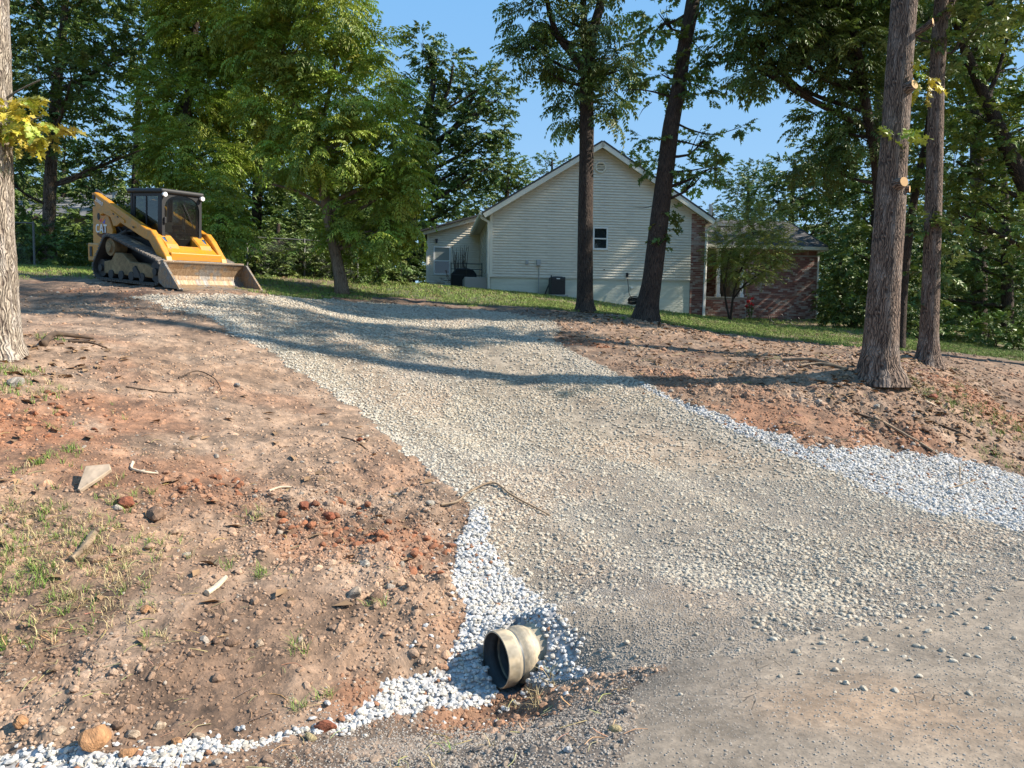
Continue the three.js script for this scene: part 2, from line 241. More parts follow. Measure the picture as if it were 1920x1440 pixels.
// soil colours: tan subsoil, brown topsoil, red and orange clay turned up in patches
const CLAY = [[-4.6, 6.6, 1.0, 1.0], [-3.9, 7.4, 0.7, 0.8], [-0.75, 5.9, 0.4, 0.7], [-1.55, 5.75, 0.5, 0.55], [-0.9, 4.15, 0.22, 0.6], [-0.2, 4.12, 0.4, 0.5], [-2.4, 6.3, 0.5, 0.35], [7.2, 11.6, 1.0, 0.9], [1.35, 14.2, 0.55, 0.7], [1.2, 5.0, 0.0, 0], [-1.2, 7.2, 0.5, 0.4], [3.4, 9.9, 0.9, 0.75], [4.4, 9.6, 0.6, 0.6], [2.6, 11.6, 0.7, 0.45], [5.3, 9.75, 0.5, 0.7], [8.4, 12.6, 1.0, 0.7]];
function soil(X, D) {
  let r = 0.36, g = 0.232, b = 0.150;
  let brown = smooth(0.40, 0.66, fbm(X * 0.55 + 7, D * 0.75, 51, 4) + 0.16 * smooth(6.0, 4.3, D) * smooth(0.5, -1.5, X) + 0.10 * smooth(10.5, 13, D));
  const graded = smooth(6.0, 7.4, D) * smooth(13.2, 11.6, D) * smooth(0.2, -1.4, X); brown *= 1 - 0.8 * graded;
  r = lerp(r, 0.235, brown); g = lerp(g, 0.148, brown); b = lerp(b, 0.096, brown);
  let red = 0; for (const [cx, cd, rad, k] of CLAY) if (rad) { const q = Math.hypot(X - cx, D - cd) / rad; red = Math.max(red, k * smooth(1.25, 0.35, q + 1.1 * (fbm(X * 3.3, D * 3.3, 52, 4) - 0.5))); }
  red = 0.75 * Math.max(red, 0.5 * smooth(0.62, 0.76, fbm(X * 1.1, D * 1.1, 53, 5)));
  r = lerp(r, 0.36, red); g = lerp(g, 0.145, red); b = lerp(b, 0.066, red);
  const pale = Math.min(0.8, smooth(0.52, 0.72, fbm(X * 1.7, D * 1.7, 54, 4)) * 0.6 + graded * 0.45 * smooth(0.3, 0.6, fbm(X * 0.9, D * 1.4, 84, 4)));
  r = lerp(r, 0.43, pale * (1 - red)); g = lerp(g, 0.305, pale * (1 - red)); b = lerp(b, 0.215, pale * (1 - red));
  if (X > -1.6 && D < 4.2) { const k = smooth(-1.5, 0.0, X) * smooth(4.15, 3.85, D + 0.2 * (fbm(X * 5, D * 5, 55) - 0.5)) * 0.75; r = lerp(r, 0.235, k); g = lerp(g, 0.20, k); b = lerp(b, 0.165, k); }
  const m = 0.78 + 0.44 * fbm(X * 9, D * 9, 56, 4); return [r * m, g * m, b * m];
}
const bands = (X, D) => fbm(laneOffset(X, D) * 1.9 + 4, D * 0.16, 88, 3);                // strips along the way the wheels go, packed or loose
function fines(X, D) {                                                             // crushed limestone with tan and rusty dust worked in
  const t = smooth(0.38, 0.64, fbm(X * 0.7 + 2, D * 0.55, 57, 4)), rust = smooth(0.56, 0.74, fbm(X * 0.8 - 5, D * 0.8, 58, 4)) * 0.7;
  let r = lerp(0.365, 0.39, t), g = lerp(0.312, 0.316, t), b = lerp(0.248, 0.228, t);
  const press = smooth(0.56, 0.36, bands(X, D)); r = lerp(r, 0.31, press * 0.6); g = lerp(g, 0.25, press * 0.6); b = lerp(b, 0.185, press * 0.6);
  const low = smooth(6.6, 4.9, D) * smooth(2.4, 0.8, X); r = lerp(r, 0.33, low * 0.6); g = lerp(g, 0.265, low * 0.6); b = lerp(b, 0.205, low * 0.6);
  r = lerp(r, 0.40, rust); g = lerp(g, 0.29, rust); b = lerp(b, 0.20, rust);
  const near = smooth(1.0, 0.1, distToLine(ROAD_EDGE.slice(4), X, D) + 0.5 * (fbm(X * 2.5, D * 2.5, 75, 3) - 0.5)); r = lerp(r, 0.345, near); g = lerp(g, 0.278, near); b = lerp(b, 0.208, near);
  const m = 0.84 + 0.32 * fbm(X * 8, D * 8, 59, 4); return [r * m, g * m, b * m];
}
function groundColour(X, D, R) {
  if (R === 'drive') return fines(X, D);
  if (R === 'white') { const k = smooth(0.55, 0.75, fbm(X * 2.1, D * 2.1, 64, 4)) * 0.5; return [lerp(0.46, 0.38, k), lerp(0.455, 0.31, k), lerp(0.46, 0.25, k)]; }
  if (R === 'road') { const a = smooth(0.35, 0.7, fbm(X * 0.6, D * 0.9, 65, 4)), rust = smooth(0.5, 0.72, fbm(X * 0.7 + 9, D * 0.9, 66, 4)), m = 0.86 + 0.28 * fbm(X * 7, D * 7, 67, 4); return [lerp(0.285, 0.37, a) * m, lerp(0.232, lerp(0.292, 0.258, rust), a) * m, lerp(0.178, lerp(0.215, 0.170, rust), a) * m]; }
  if (R === 'lawn') { const k = smooth(0.48, 0.68, fbm(X * 0.7, D * 0.7, 68, 4)); return [lerp(0.11, 0.23, k), lerp(0.125, 0.165, k), lerp(0.045, 0.10, k)]; }
  return soil(X, D);
}
const grit = (seed, lo, cells) => (u, v) => { let t = 0, a = 0.5; for (const c of cells) { t += a * pnoise(u * c, v * c, c, seed + c); a *= 0.72; } const n = 0.5 * (1 - Math.pow(0.72, cells.length)) / 0.28; return clamp(lo + (1 - lo) * (t / n) * 1.18); };
function crack(u, v) {                                                             // dried, cracked crust: borders of irregular cells, broken up by noise
  const n = 15, x = u * n, y = v * n, i = Math.floor(x), j = Math.floor(y); let a = 9, b = 9;
  for (let q = -1; q < 2; q++) for (let p = -1; p < 2; p++) { const ci = ((i + p) % n + n) % n, cj = ((j + q) % n + n) % n, d = Math.hypot(i + p + hash2(ci, cj, 71) - x, j + q + hash2(ci, cj, 72) - y); if (d < a) { b = a; a = d; } else if (d < b) b = d; }
  return smooth(0.045, 0.01, b - a + 0.05 * (pnoise(u * 60, v * 60, 60, 73) - 0.5)) * smooth(0.55, 0.7, pnoise(u * 5, v * 5, 5, 74));
}
const GROUND = {};
for (const [key, name, seed, lo, cells, bump] of [['dirt', 'dirt_ground', 3, 0.28, [6, 17, 41, 97, 211], 0.030], ['drive', 'gravel_driveway', 4, 0.42, [9, 37, 83, 167, 251], 0.018], ['white', 'washed_stone_bed', 5, 0.5, [31, 67, 131], 0.014], ['road', 'dusty_road', 6, 0.5, [5, 29, 79, 163, 256], 0.010], ['lawn', 'lawn_ground', 7, 0.45, [23, 71, 160], 0.02]]) {
  const f0 = grit(seed, lo, cells), f = key === 'road' ? (u, v) => f0(u, v) * (1 - 0.35 * crack(u, v)) : f0, map = texture(key === 'dirt' || key === 'drive' ? 1024 : 512, f), bm = texture(512, f, { srgb: false });
  for (const t of [map, bm]) t.repeat.set(0.71, 0.71);
  GROUND[key] = { name, geo: { pos: [], col: [], uv: [], idx: [], at: new Map() }, material: new THREE.MeshStandardMaterial({ vertexColors: true, map, bumpMap: bm, bumpScale: bump, roughness: 0.95, side: THREE.DoubleSide }) };
}
{
  const put = (R, o) => {
    const g = GROUND[R].geo; let k = g.at.get(o);
    if (k === undefined) { k = g.pos.length / 3; g.at.set(o, k); const X = GX[o % NX], D = GD[(o / NX) | 0]; g.pos.push(X, GH[o], -D); g.uv.push(X, D); const c = groundColour(X, D, R); g.col.push(c[0] * 1.22, c[1] * 1.22, c[2] * 1.22); }
    return k;
  };
  for (let j = 0; j < ND - 1; j++) for (let i = 0; i < NX - 1; i++) {
    const a = j * NX + i, R = GR[a], q = [a, a + 1, a + NX + 1, a + NX].map((o) => put(R, o));
    GROUND[R].geo.idx.push(q[0], q[1], q[2], q[0], q[2], q[3]);
  }
  // normals over the whole grid, so that the seams between the kinds of ground stay smooth
  const nrm = (o) => { const i = o % NX, j = (o / NX) | 0, i0 = Math.max(0, i - 1), i1 = Math.min(NX - 1, i + 1), j0 = Math.max(0, j - 1), j1 = Math.min(ND - 1, j + 1); return V(-(GH[j * NX + i1] - GH[j * NX + i0]) / (GX[i1] - GX[i0]), 1, (GH[j1 * NX + i] - GH[j0 * NX + i]) / (GD[j1] - GD[j0])).normalize(); };
  for (const { name, geo, material } of Object.values(GROUND)) {
    const g = new THREE.BufferGeometry(), n = new Float32Array(geo.pos.length);
    for (const [o, k] of geo.at) { const v = nrm(o); n[3 * k] = v.x; n[3 * k + 1] = v.y; n[3 * k + 2] = v.z; }
    g.setAttribute('position', new THREE.Float32BufferAttribute(geo.pos, 3)); g.setAttribute('normal', new THREE.BufferAttribute(n, 3)); g.setAttribute('uv', new THREE.Float32BufferAttribute(geo.uv, 2)); g.setAttribute('color', new THREE.Float32BufferAttribute(geo.col, 3)); g.setIndex(geo.idx);
    structure(name, g, material);
  }
}

// ---------------------------------------------------------------- loose stone, clods, grass: what nobody could count
const stoneMat = (() => { const f = grit(91, 0.7, [5, 19, 53]); return new THREE.MeshStandardMaterial({ color: 0xffffff, map: texture(128, f), roughness: 0.92 }); })();
const STONES = [1, 2, 3, 4].map((s) => rockGeo(s * 7 + 1, 1, 0.62, 0.5)), CHIPS = [5, 6, 7].map((s) => rockGeo(s * 5 + 2, 0, 0.6, 0.6));
const LEFT_EDGE = DRIVE_EDGE.slice(0, 14), TOP_EDGE = DRIVE_EDGE.slice(-12);
function sow(seed, x0, x1, d0, d1, perM2, pick) { const r = rng(seed), n = Math.round((x1 - x0) * (d1 - d0) * perM2), out = []; for (let i = 0; i < n; i++) { const X = lerp(x0, x1, r()), D = lerp(d0, d1, r()), it = pick(X, D, r); if (it && !inPipe(X, D, 0.25, 0.185)) out.push(it); } return out; }
{
  // driveway: crushed limestone lying loose on its fines, thin where wheels and tracks pressed it in
  const items = [];
  const loose = (X, D) => { const o = laneOffset(X, D), low = smooth(6.9, 5.2, D) * smooth(2.3, 1.0, X); return (0.58 + 0.42 * smooth(0.36, 0.54, bands(X, D))) * clamp(0.62 + 0.9 * smooth(0.34, 0.62, fbm(X * 0.9, D * 0.7, 81, 4)) - 0.22 * Math.exp(-(((Math.abs(o) - 0.85) / 0.3) ** 2)) - 0.85 * low, 0.07, 1.3) * (0.28 + 0.72 * smooth(0.05, 0.75, distToLine(ROAD_EDGE.slice(4), X, D) + 0.5 * (fbm(X * 2, D * 2, 76, 3) - 0.5))); };
  const put = (seed, d0, d1, per, size) => items.push(...sow(seed, -7.5, 7, d0, d1, per, (X, D, r) => {
    const R = regionAt(X, D), edge = R === 'drive';
    if (!edge && !(R === 'dirt' && r() < 0.035 && inside(DRIVE_EDGE, X + (r() - 0.5) * 0.8, D + (r() - 0.5) * 0.8)) && !(R === 'road' && D > 3.3 && r() < 0.5 * Math.exp(-distToLine(ROAD_EDGE.slice(4), X, D) / 0.22) + 0.006)) return null;
    const fringe = edge ? Math.max(Math.exp(-distToLine(LEFT_EDGE, X, D) / 0.35) * smooth(5.5, 7, D), 0) : 0;
    if (r() > loose(X, D) + fringe * 0.9) return null;
    const s = size * (0.42 + 1.0 * Math.pow(r(), 2.2)), dust = fines(X, D), k = 0.25 + 0.5 * r() * (1 - fringe * 0.6), t = 0.43 + 0.2 * r(), w = fringe * 0.14;
    const c = [lerp(t + w, dust[0] * 1.25, k), lerp(t * 0.92 + w, dust[1] * 1.25, k), lerp(t * 0.765 + w * 0.92, dust[2] * 1.2, k)];
    return [X, H(X, D) + s * 0.12, -D, [s * (0.8 + 0.5 * r()), s * (0.7 + 0.5 * r()), s], r() * 6.28, (r() - 0.5) * 0.7, c];
  }));
  put(301, 3.3, 6.2, 1900, 0.0175); put(302, 6.2, 8.6, 1700, 0.0180); put(303, 8.6, 12, 1250, 0.020); put(304, 12, 19.6, 600, 0.025);
  const g = stuff('driveway_gravel', 'loose crushed limestone covering the driveway', 'gravel');
  scatter('stone_scatter', STONES, stoneMat, items, g);
  const chips = sow(305, -2, 5.5, 2.45, 8.2, 6500, (X, D, r) => { const R = regionAt(X, D), worn = R === 'dirt' && X > -1.5 && D < 4.2 && r() < 0.55 * smooth(-1.5, -0.6, X); if (!worn && R !== 'drive' && !(R === 'road' && r() < 0.5 + 0.3 * smooth(3.4, 4.4, D) * smooth(1.9, 0.9, X))) return null; if (R === 'dirt' && !worn) return null; const s = (R === 'road' ? 0.0025 : 0.004) + 0.006 * Math.pow(r(), R === 'road' ? 4 : 2), d = fines(X, D), t = 0.3 + 0.25 * r(); return [X, H(X, D) + s * 0.1, -D, s, r() * 6.28, r() - 0.5, [lerp(t, d[0], 0.6), lerp(t * 0.95, d[1], 0.6), lerp(t * 0.88, d[2], 0.6)]]; });
  scatter('chip_scatter', CHIPS, stoneMat, chips, g);
}
{
  // washed white stone in the ditch and along the foot of the right bank
  const items = [];
  const put = (seed, x0, x1, d0, d1, per, size) => items.push(...sow(seed, x0, x1, d0, d1, per, (X, D, r) => {
    const R = regionAt(X, D); if (R !== 'white' && !(r() < 0.10 && regionAt(X + (r() - 0.5) * 0.5, D + (r() - 0.5) * 0.5) === 'white')) return null;
    const s = size * (0.45 + 1.0 * Math.pow(r(), 2.2)), t = 0.43 + 0.26 * r(), rusty = r() < 0.025, tan = r() < 0.3 ? 0.84 : 1;
    return [X, H(X, D) + s * (-0.1 + 0.8 * r()), -D, [s * (0.85 + 0.4 * r()), s * (0.8 + 0.3 * r()), s], r() * 6.28, (r() - 0.5) * 1.2, rusty ? [0.32, 0.16, 0.09] : [t, t * (0.975 - (1 - tan) * 0.4), t * (0.935 - (1 - tan))]];
  }));
  put(311, -3.2, 0.8, 3.1, 7.0, 3500, 0.017); put(312, 1.5, 7.4, 5.8, 11.9, 2300, 0.018);
  scatter('stone_scatter', [11, 12, 13].map((s) => rockGeo(s * 3, 1, 0.7, 0.6)), stoneMat, items, stuff('white_gravel', 'washed white stone lining the ditch and the foot of the bank', 'gravel'));
}
{
  // clods and pebbles on the graded soil
  const items = [];
  const put = (seed, x0, x1, d0, d1, per, lo, span, pow, sink) => items.push(...sow(seed, x0, x1, d0, d1, per, (X, D, r) => {
    const R = regionAt(X, D); if (R !== 'dirt' || (X > -1.0 && D < 4.1 && r() < 0.75)) return null;
    const crumb = smooth(0.34, 0.60, fbm(X * 0.8 + 3, D * 0.8, 31, 3)); if (r() > (0.30 + 0.8 * crumb) * (1 - 0.6 * smooth(6.2, 7.6, D) * smooth(13, 11.5, D) * smooth(0.2, -1.4, X))) return null;
    const s = lo + span * Math.pow(r(), pow), q = soil(X + (r() - 0.5) * 0.3, D + (r() - 0.5) * 0.3), m = 1.25 + 0.4 * r(), pale = r() < 0.05, pv = 0.85 + 0.45 * r(), c = pale ? [0.45 * pv, 0.375 * pv, 0.30 * pv] : [q[0] * m, q[1] * m, q[2] * m];
    return [X, H(X, D) - s * sink + s * 0.3 * r(), -D, [s * (0.8 + 0.6 * r()), s * (0.65 + 0.5 * r()), s], r() * 6.28, (r() - 0.5) * 1.0, c];
  }));
  put(321, -5.2, 1.2, 2.5, 6.8, 2600, 0.004, 0.014, 2.2, 0.15); put(322, -7, 0, 6.8, 11, 900, 0.006, 0.018, 2.4, 0.15);
  put(323, -5.2, 1.2, 2.6, 7.5, 190, 0.012, 0.030, 2.6, 0.25); put(328, -5.2, 1.2, 2.6, 7.5, 9, 0.03, 0.03, 2, 0.3); put(324, -8, 0, 7.5, 14, 60, 0.014, 0.035, 2.6, 0.25);
  put(325, 0.5, 10, 8.4, 13, 600, 0.008, 0.022, 2.4, 0.05); put(326, 0.5, 12, 9, 19, 60, 0.02, 0.045, 2.4, 0.2); put(327, -9, 12, 11, 19, 60, 0.012, 0.03, 2.4, 0.1);
  { const r = rng(329); for (const [x, d, rad, n] of [[-1.5, 6.1, 0.5, 60], [-0.8, 5.75, 0.42, 60], [-4.6, 6.7, 0.9, 90], [-2.4, 6.3, 0.4, 25], [7.1, 11.6, 0.9, 70], [1.3, 14.2, 0.6, 50]]) for (let i = 0; i < n; i++) { const a = r() * 6.28, q = rad * Math.sqrt(r()), X = x + q * Math.cos(a), D = d + q * Math.sin(a), s = 0.014 + 0.034 * Math.pow(r(), 2), m = 0.75 + 0.6 * r(); if (regionAt(X, D) === 'dirt') items.push([X, H(X, D) + s * 0.2, -D, [s * (0.9 + 0.6 * r()), s * (0.6 + 0.5 * r()), s], r() * 6.28, (r() - 0.5), [0.37 * m, 0.15 * m, 0.075 * m]]); } }
  const f = grit(93, 0.55, [7, 23, 61]);
  scatter('clod_scatter', [21, 22, 23, 24].map((s) => rockGeo(s * 3, 1, 0.75, 0.7)), new THREE.MeshStandardMaterial({ map: texture(128, f), roughness: 0.97 }), items, stuff('soil_clods', 'loose clods and pebbles strewn over the graded soil', 'soil'));
}
function tuftGeo(seed, n, h, spread, width, bend) {                                 // a tuft of bent blades, each two quads and a tip
  const r = rng(seed), pos = [], idx = [];
  for (let k = 0; k < n; k++) {
    const a = r() * 6.28, q = spread * Math.sqrt(r()), x = q * Math.cos(a), z = q * Math.sin(a), t = r() * 6.28, b = bend * (0.35 + 0.9 * r()), hh = h * (0.5 + 0.6 * r()), wx = -Math.sin(t) * width / 2, wz = Math.cos(t) * width / 2, o = pos.length / 3;
    for (const [u, w] of [[0, 1], [0.55, 0.8], [1, 0]]) { const y = hh * u * (1 - 0.35 * b * u), f = hh * b * u * u; if (w) pos.push(x + f * Math.cos(t) - wx * w, y, z + f * Math.sin(t) - wz * w, x + f * Math.cos(t) + wx * w, y, z + f * Math.sin(t) + wz * w); else pos.push(x + f * Math.cos(t), y, z + f * Math.sin(t)); }
    idx.push(o, o + 1, o + 2, o + 1, o + 3, o + 2, o + 2, o + 3, o + 4);
  }
  const g = new THREE.BufferGeometry(); g.setAttribute('position', new THREE.Float32BufferAttribute(pos, 3)); g.setIndex(idx); g.computeVertexNormals(); return g;
}
const bladeMat = new THREE.MeshPhysicalMaterial({ color: 0xffffff, roughness: 0.8, side: THREE.DoubleSide });
{
  const g = stuff('lawn_grass', 'short mown grass growing round the house', 'grass'), items = [];
  const put = (seed, x0, x1, d0, d1, per, s) => items.push(...sow(seed, x0, x1, d0, d1, per, (X, D, r) => {
    if (regionAt(X, D) !== 'lawn' || r() > 0.25 + 1.1 * smooth(0.66, 0.42, fbm(X * 0.7, D * 0.7, 68, 4))) return null;
    const k = r(), m = 0.8 + 0.5 * r(), dry = r() < 0.24;
    return [X, H(X, D) - 0.005, -D, [s * (0.8 + 0.5 * r()), s * (0.6 + 0.7 * r()), s], r() * 6.28, 0, dry ? [0.22 * m, 0.18 * m, 0.08 * m] : [lerp(0.15, 0.22, k) * m, lerp(0.225, 0.285, k) * m, lerp(0.036, 0.060, k) * m]];
  }));
  put(331, -15, 3, 15, 21, 130, 1); put(332, -15, 2, 21, 31, 60, 1.15); put(333, 0.5, 15, 17, 24, 150, 1); put(334, 0, 18, 24, 33, 60, 1.2);
  scatter('grass_scatter', [1, 2, 3].map((s) => tuftGeo(s, 12, 0.075, 0.09, 0.009, 0.6)), bladeMat, items, g);
}
{
  // weeds and torn turf left on the dirt: [x, distance, radius, tufts, greenness]
  const spots = [[-3.2, 4.95, 0.34, 60, 0.8], [-3.3, 4.75, 0.3, 45, 0.8], [-2.95, 4.3, 0.08, 8, 1], [-2.16, 4.41, 0.09, 9, 0.8], [-1.31, 4.52, 0.07, 7, 0.9], [-2.03, 5.25, 0.06, 5, 1], [-1.77, 5.22, 0.06, 7, 1], [-2.58, 5.3, 0.07, 6, 1], [-3.79, 6.36, 0.14, 16, 0.9], [-3.83, 6.13, 0.12, 12, 1], [-2.02, 5.98, 0.12, 12, 0.5], [-2.81, 4.62, 0.09, 9, 0.9], [5.36, 11, 0.16, 22, 1], [6.05, 11.1, 0.3, 36, 1], [6.25, 10.9, 0.3, 36, 0.9], [6.74, 10.8, 0.4, 55, 0.9], [7.36, 10.9, 0.5, 55, 1], [-5.35, 7.95, 0.3, 44, 0.8], [-4.89, 7.58, 0.3, 34, 0.7], [-5.94, 9.56, 0.2, 14, 0.9], [-0.93, 4.99, 0.07, 6, 0.5], [-1.18, 4.09, 0.05, 6, 1], [0.15, 4.38, 0.16, 14, 0.1], [-1.06, 4.2, 0.05, 5, 0.9], [6.45, 9.85, 0.3, 25, 0.8], [-3.12, 5.55, 0.25, 16, 0.6], [-3.49, 5.37, 0.3, 34, 0.7], [-2.96, 5.96, 0.1, 8, 0.9], [-0.3, 3.2, 0.3, 6, 0.1], [-3.0, 4.75, 0.55, 110, 0.35], [-2.7, 5.0, 0.5, 70, 0.25], [-3.3, 5.2, 0.45, 80, 0.45], [-2.6, 4.75, 0.4, 30, 0.3], [-3.5, 5.8, 0.5, 40, 0.6], [7.2, 11.3, 0.5, 40, 0.9], [-4.2, 7.2, 0.5, 12, 0.8]];
  const items = [], r = rng(341);
  for (const [x, d, rad, n, green] of spots) for (let i = 0; i < n; i++) {
    const a = r() * 6.28, q = rad * Math.sqrt(r()), X = x + q * Math.cos(a), D = d + q * Math.sin(a), m = 0.8 + 0.5 * r(), gr = r() < green;
    items.push([X, H(X, D) - 0.008, -D, (0.55 + 0.7 * r()) * (d < 7 ? 1 : 1.2), r() * 6.28, 0, gr ? [0.15 * m, 0.23 * m, 0.04 * m] : [0.42 * m, 0.33 * m, 0.17 * m]]);
  }
  scatter('grass_scatter', [4, 5, 6].map((s) => tuftGeo(s, 8, 0.10, 0.022, 0.004, 0.9)), bladeMat, items, stuff('weed_grass', 'weeds and torn turf scattered over the dirt', 'grass'));
  const straw = sow(342, -5.2, 1.0, 2.6, 7, 150, (X, D, q) => (regionAt(X, D) === 'dirt' && q() < 0.15 + 0.9 * smooth(1.3, 0.2, Math.hypot(X + 2.9, D - 4.9)) ? [X, H(X, D) + 0.006, -D, 0.5 + 0.9 * q(), q() * 6.28, (q() - 0.5) * 0.5, [0.30 + 0.22 * q(), 0.22 + 0.16 * q(), 0.12 + 0.06 * q()]] : null));
  straw.push(...sow(343, 2, 9, 9, 15, 10, (X, D, q) => (regionAt(X, D) === 'dirt' ? [X, H(X, D) + 0.01, -D, 1 + 1.6 * q(), q() * 6.28, (q() - 0.5) * 0.4, [0.24 + 0.2 * q(), 0.17 + 0.15 * q(), 0.10 + 0.08 * q()]] : null)));
  scatter('straw_scatter', [tube(curve([[-0.05, 0, 0], [0, 0.006, 0.006], [0.05, 0, 0]], 4), 0.0016, 3, false), tube(curve([[-0.06, 0, 0], [-0.01, 0.012, 0.02], [0.05, 0.004, 0.01]], 4), 0.0022, 3, false)], mat(0xffffff, 0.9), straw, stuff('straw_litter', 'dry straw and root fibres lying on the soil', 'straw'));
}

// ---------------------------------------------------------------- house: local x runs along the gable to the right, -z goes away, y counts from BASE
const BASE = 2.4;
const siding = (() => { const f = grit(201, 0.88, [3, 11, 40]); return [[0.78, 0.71, 0.58], [0.785, 0.715, 0.585], [0.775, 0.705, 0.575]].map((c) => mat(c, 0.55, { map: texture(64, f) })); })();
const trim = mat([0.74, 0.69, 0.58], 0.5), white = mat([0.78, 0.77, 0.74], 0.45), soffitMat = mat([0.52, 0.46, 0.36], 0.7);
const blackMetal = mat([0.02, 0.02, 0.022], 0.45), greyMetal = mat([0.38, 0.39, 0.39], 0.45, { metalness: 0.3 }), darkGlass = new THREE.MeshPhysicalMaterial({ color: lin(0.02, 0.025, 0.03), roughness: 0.04, clearcoat: 1, clearcoatRoughness: 0.02, side: THREE.DoubleSide });
const foundationMat = (() => { const f = (u, v) => { const streak = pnoise(u * 60, v * 5, 300, 211), blot = pnoise(u * 9, v * 6, 54, 212), fine = pnoise(u * 130, v * 110, 1e4, 213), t = 0.86 + 0.08 * (fine - 0.5), damp = smooth(0.52, 0.8, blot * 0.6 + streak * 0.5); return [0.77 * (t - 0.22 * damp) / 0.8, 0.765 * (t - 0.21 * damp) / 0.8, 0.70 * (t - 0.24 * damp) / 0.8]; }; return mat(0xffffff, 0.9, { map: texture(512, f, { height: 256, repeat: [0.12, 0.5] }), bumpMap: texture(256, (u, v) => pnoise(u * 40, v * 40, 40, 215), { srgb: false, repeat: [2, 2] }), bumpScale: 0.004 }); })();
const shingleMats = [0, 1, 2].map((s) => mat([0.115, 0.112, 0.115], 0.95, { map: texture(256, (u, v) => { const k = hash2(Math.floor(u * 24), Math.floor(v * 3), 220 + s); return 0.62 + 0.3 * k + 0.25 * (pnoise(u * 120, v * 120, 120, 230 + s) - 0.5); }, { repeat: [0.25, 1] }) }));
const house = thing('house', 'single storey beige vinyl sided house with gable, wing, porch and brick garage', 'house', [-0.85, BASE, -28], 7 * D2R);
// one lap of siding: slanted face, leaning out at its lower edge
function lap(x0, x1, y0, x2, x3, y1, z = 0, out = 0.034) {
  y0 += 0.009; const v = [[x0, y0, z + out], [x1, y0, z + out], [x3, y1, z + 0.006], [x2, y1, z + 0.006], [x0, y0, z], [x1, y0, z], [x3, y1, z], [x2, y1, z]], q = [[0, 1, 2, 3], [1, 5, 6, 2], [4, 0, 3, 7], [4, 5, 1, 0], [3, 2, 6, 7]], p = [], uv = [];
  for (const f of q) for (const k of [0, 1, 2, 0, 2, 3]) { p.push(...v[f[k]]); uv.push(v[f[k]][0], v[f[k]][1] * 3); }
  const g = new THREE.BufferGeometry(); g.setAttribute('position', new THREE.Float32BufferAttribute(p, 3)); g.setAttribute('uv', new THREE.Float32BufferAttribute(uv, 2)); g.computeVertexNormals(); return g;
}
let lapCount = 0;
function clad(parent, left, right, yLo, yHi, holes, place) {                        // laps between the outlines left(y) and right(y), leaving the holes free
  for (let y = yLo; y < yHi - 0.01; y += 0.1016) {
    const y1 = Math.min(y + 0.1016, yHi), spans = [[left(y), right(y), left(y1), right(y1)]];
    for (const [hx0, hx1, hy0, hy1] of holes) if (y1 > hy0 + 0.01 && y < hy1 - 0.01) { const s = spans.pop(); spans.push([s[0], hx0, s[2], hx0], [hx1, s[1], hx1, s[3]]); }
    for (const [a, b, c, d] of spans) if (b - a > 0.03) part('siding_board', place(lap(a, b, y, Math.min(c, (c + d) / 2), Math.max(d, (c + d) / 2), y1)), siding[(lapCount++ * 7) % 3], parent);
  }
}
const y_ = (y) => y - BASE, W = 7.72, WT = 8.27, FLOOR = y_(3.95), EAVE = y_(6.30), RIDGE = y_(8.86), MID = 4.12, PITCH = (RIDGE - EAVE) / MID;
const rakeL = (y) => Math.max(0, (y - EAVE) / PITCH + 0.0), rakeR = (y) => Math.min(W, WT - Math.max(0, (y - EAVE) / PITCH));
// main block
part('foundation', box(W, 3.2, 0.2, W / 2, FLOOR - 1.6, -0.12), foundationMat, house, 'stained beige foundation wall');
part('foundation', box(5.2, 3.2, 0.2, 0, 0, 0).rotateY(Math.PI / 2).translate(0.1, FLOOR - 1.6, -2.85), foundationMat, house);
part('gable_wall', prism([[0.01, FLOOR], [WT - 0.01, FLOOR], [WT - 0.01, EAVE], [MID, RIDGE - 0.02], [0.01, EAVE]], 0.14).translate(0, 0, -0.075), trim, house);
part('side_wall', box(0.14, EAVE - FLOOR, 9, 0.08, (EAVE + FLOOR) / 2, -4.66), trim, house);
part('rear_wall', prism([[0, -0.4], [WT, -0.4], [WT, EAVE], [MID, RIDGE - 0.02], [0, EAVE]], 0.14).translate(0, 0, -11), trim, house);
part('side_wall', box(0.14, 4.2, 10.8, WT - 0.08, EAVE - 2.1, -5.55), trim, house);
clad(house, rakeL, rakeR, FLOOR, RIDGE - 0.09, [[3.86, 4.46, y_(5.0), y_(5.88)]], (g) => g);
clad(house, () => -5.2, () => 0.0, FLOOR, EAVE - 0.05, [[-1.24, -0.28, FLOOR - 0.1, FLOOR + 2.06]], (g) => g.rotateY(-Math.PI / 2).translate(0.012, 0, 0));
part('corner_post', box(0.10, EAVE - FLOOR + 0.03, 0.10, 0.02, (EAVE + FLOOR) / 2 - 0.015, 0.006), trim, house);
part('starter_strip', box(W, 0.03, 0.03, W / 2, FLOOR - 0.016, 0.008), trim, house);
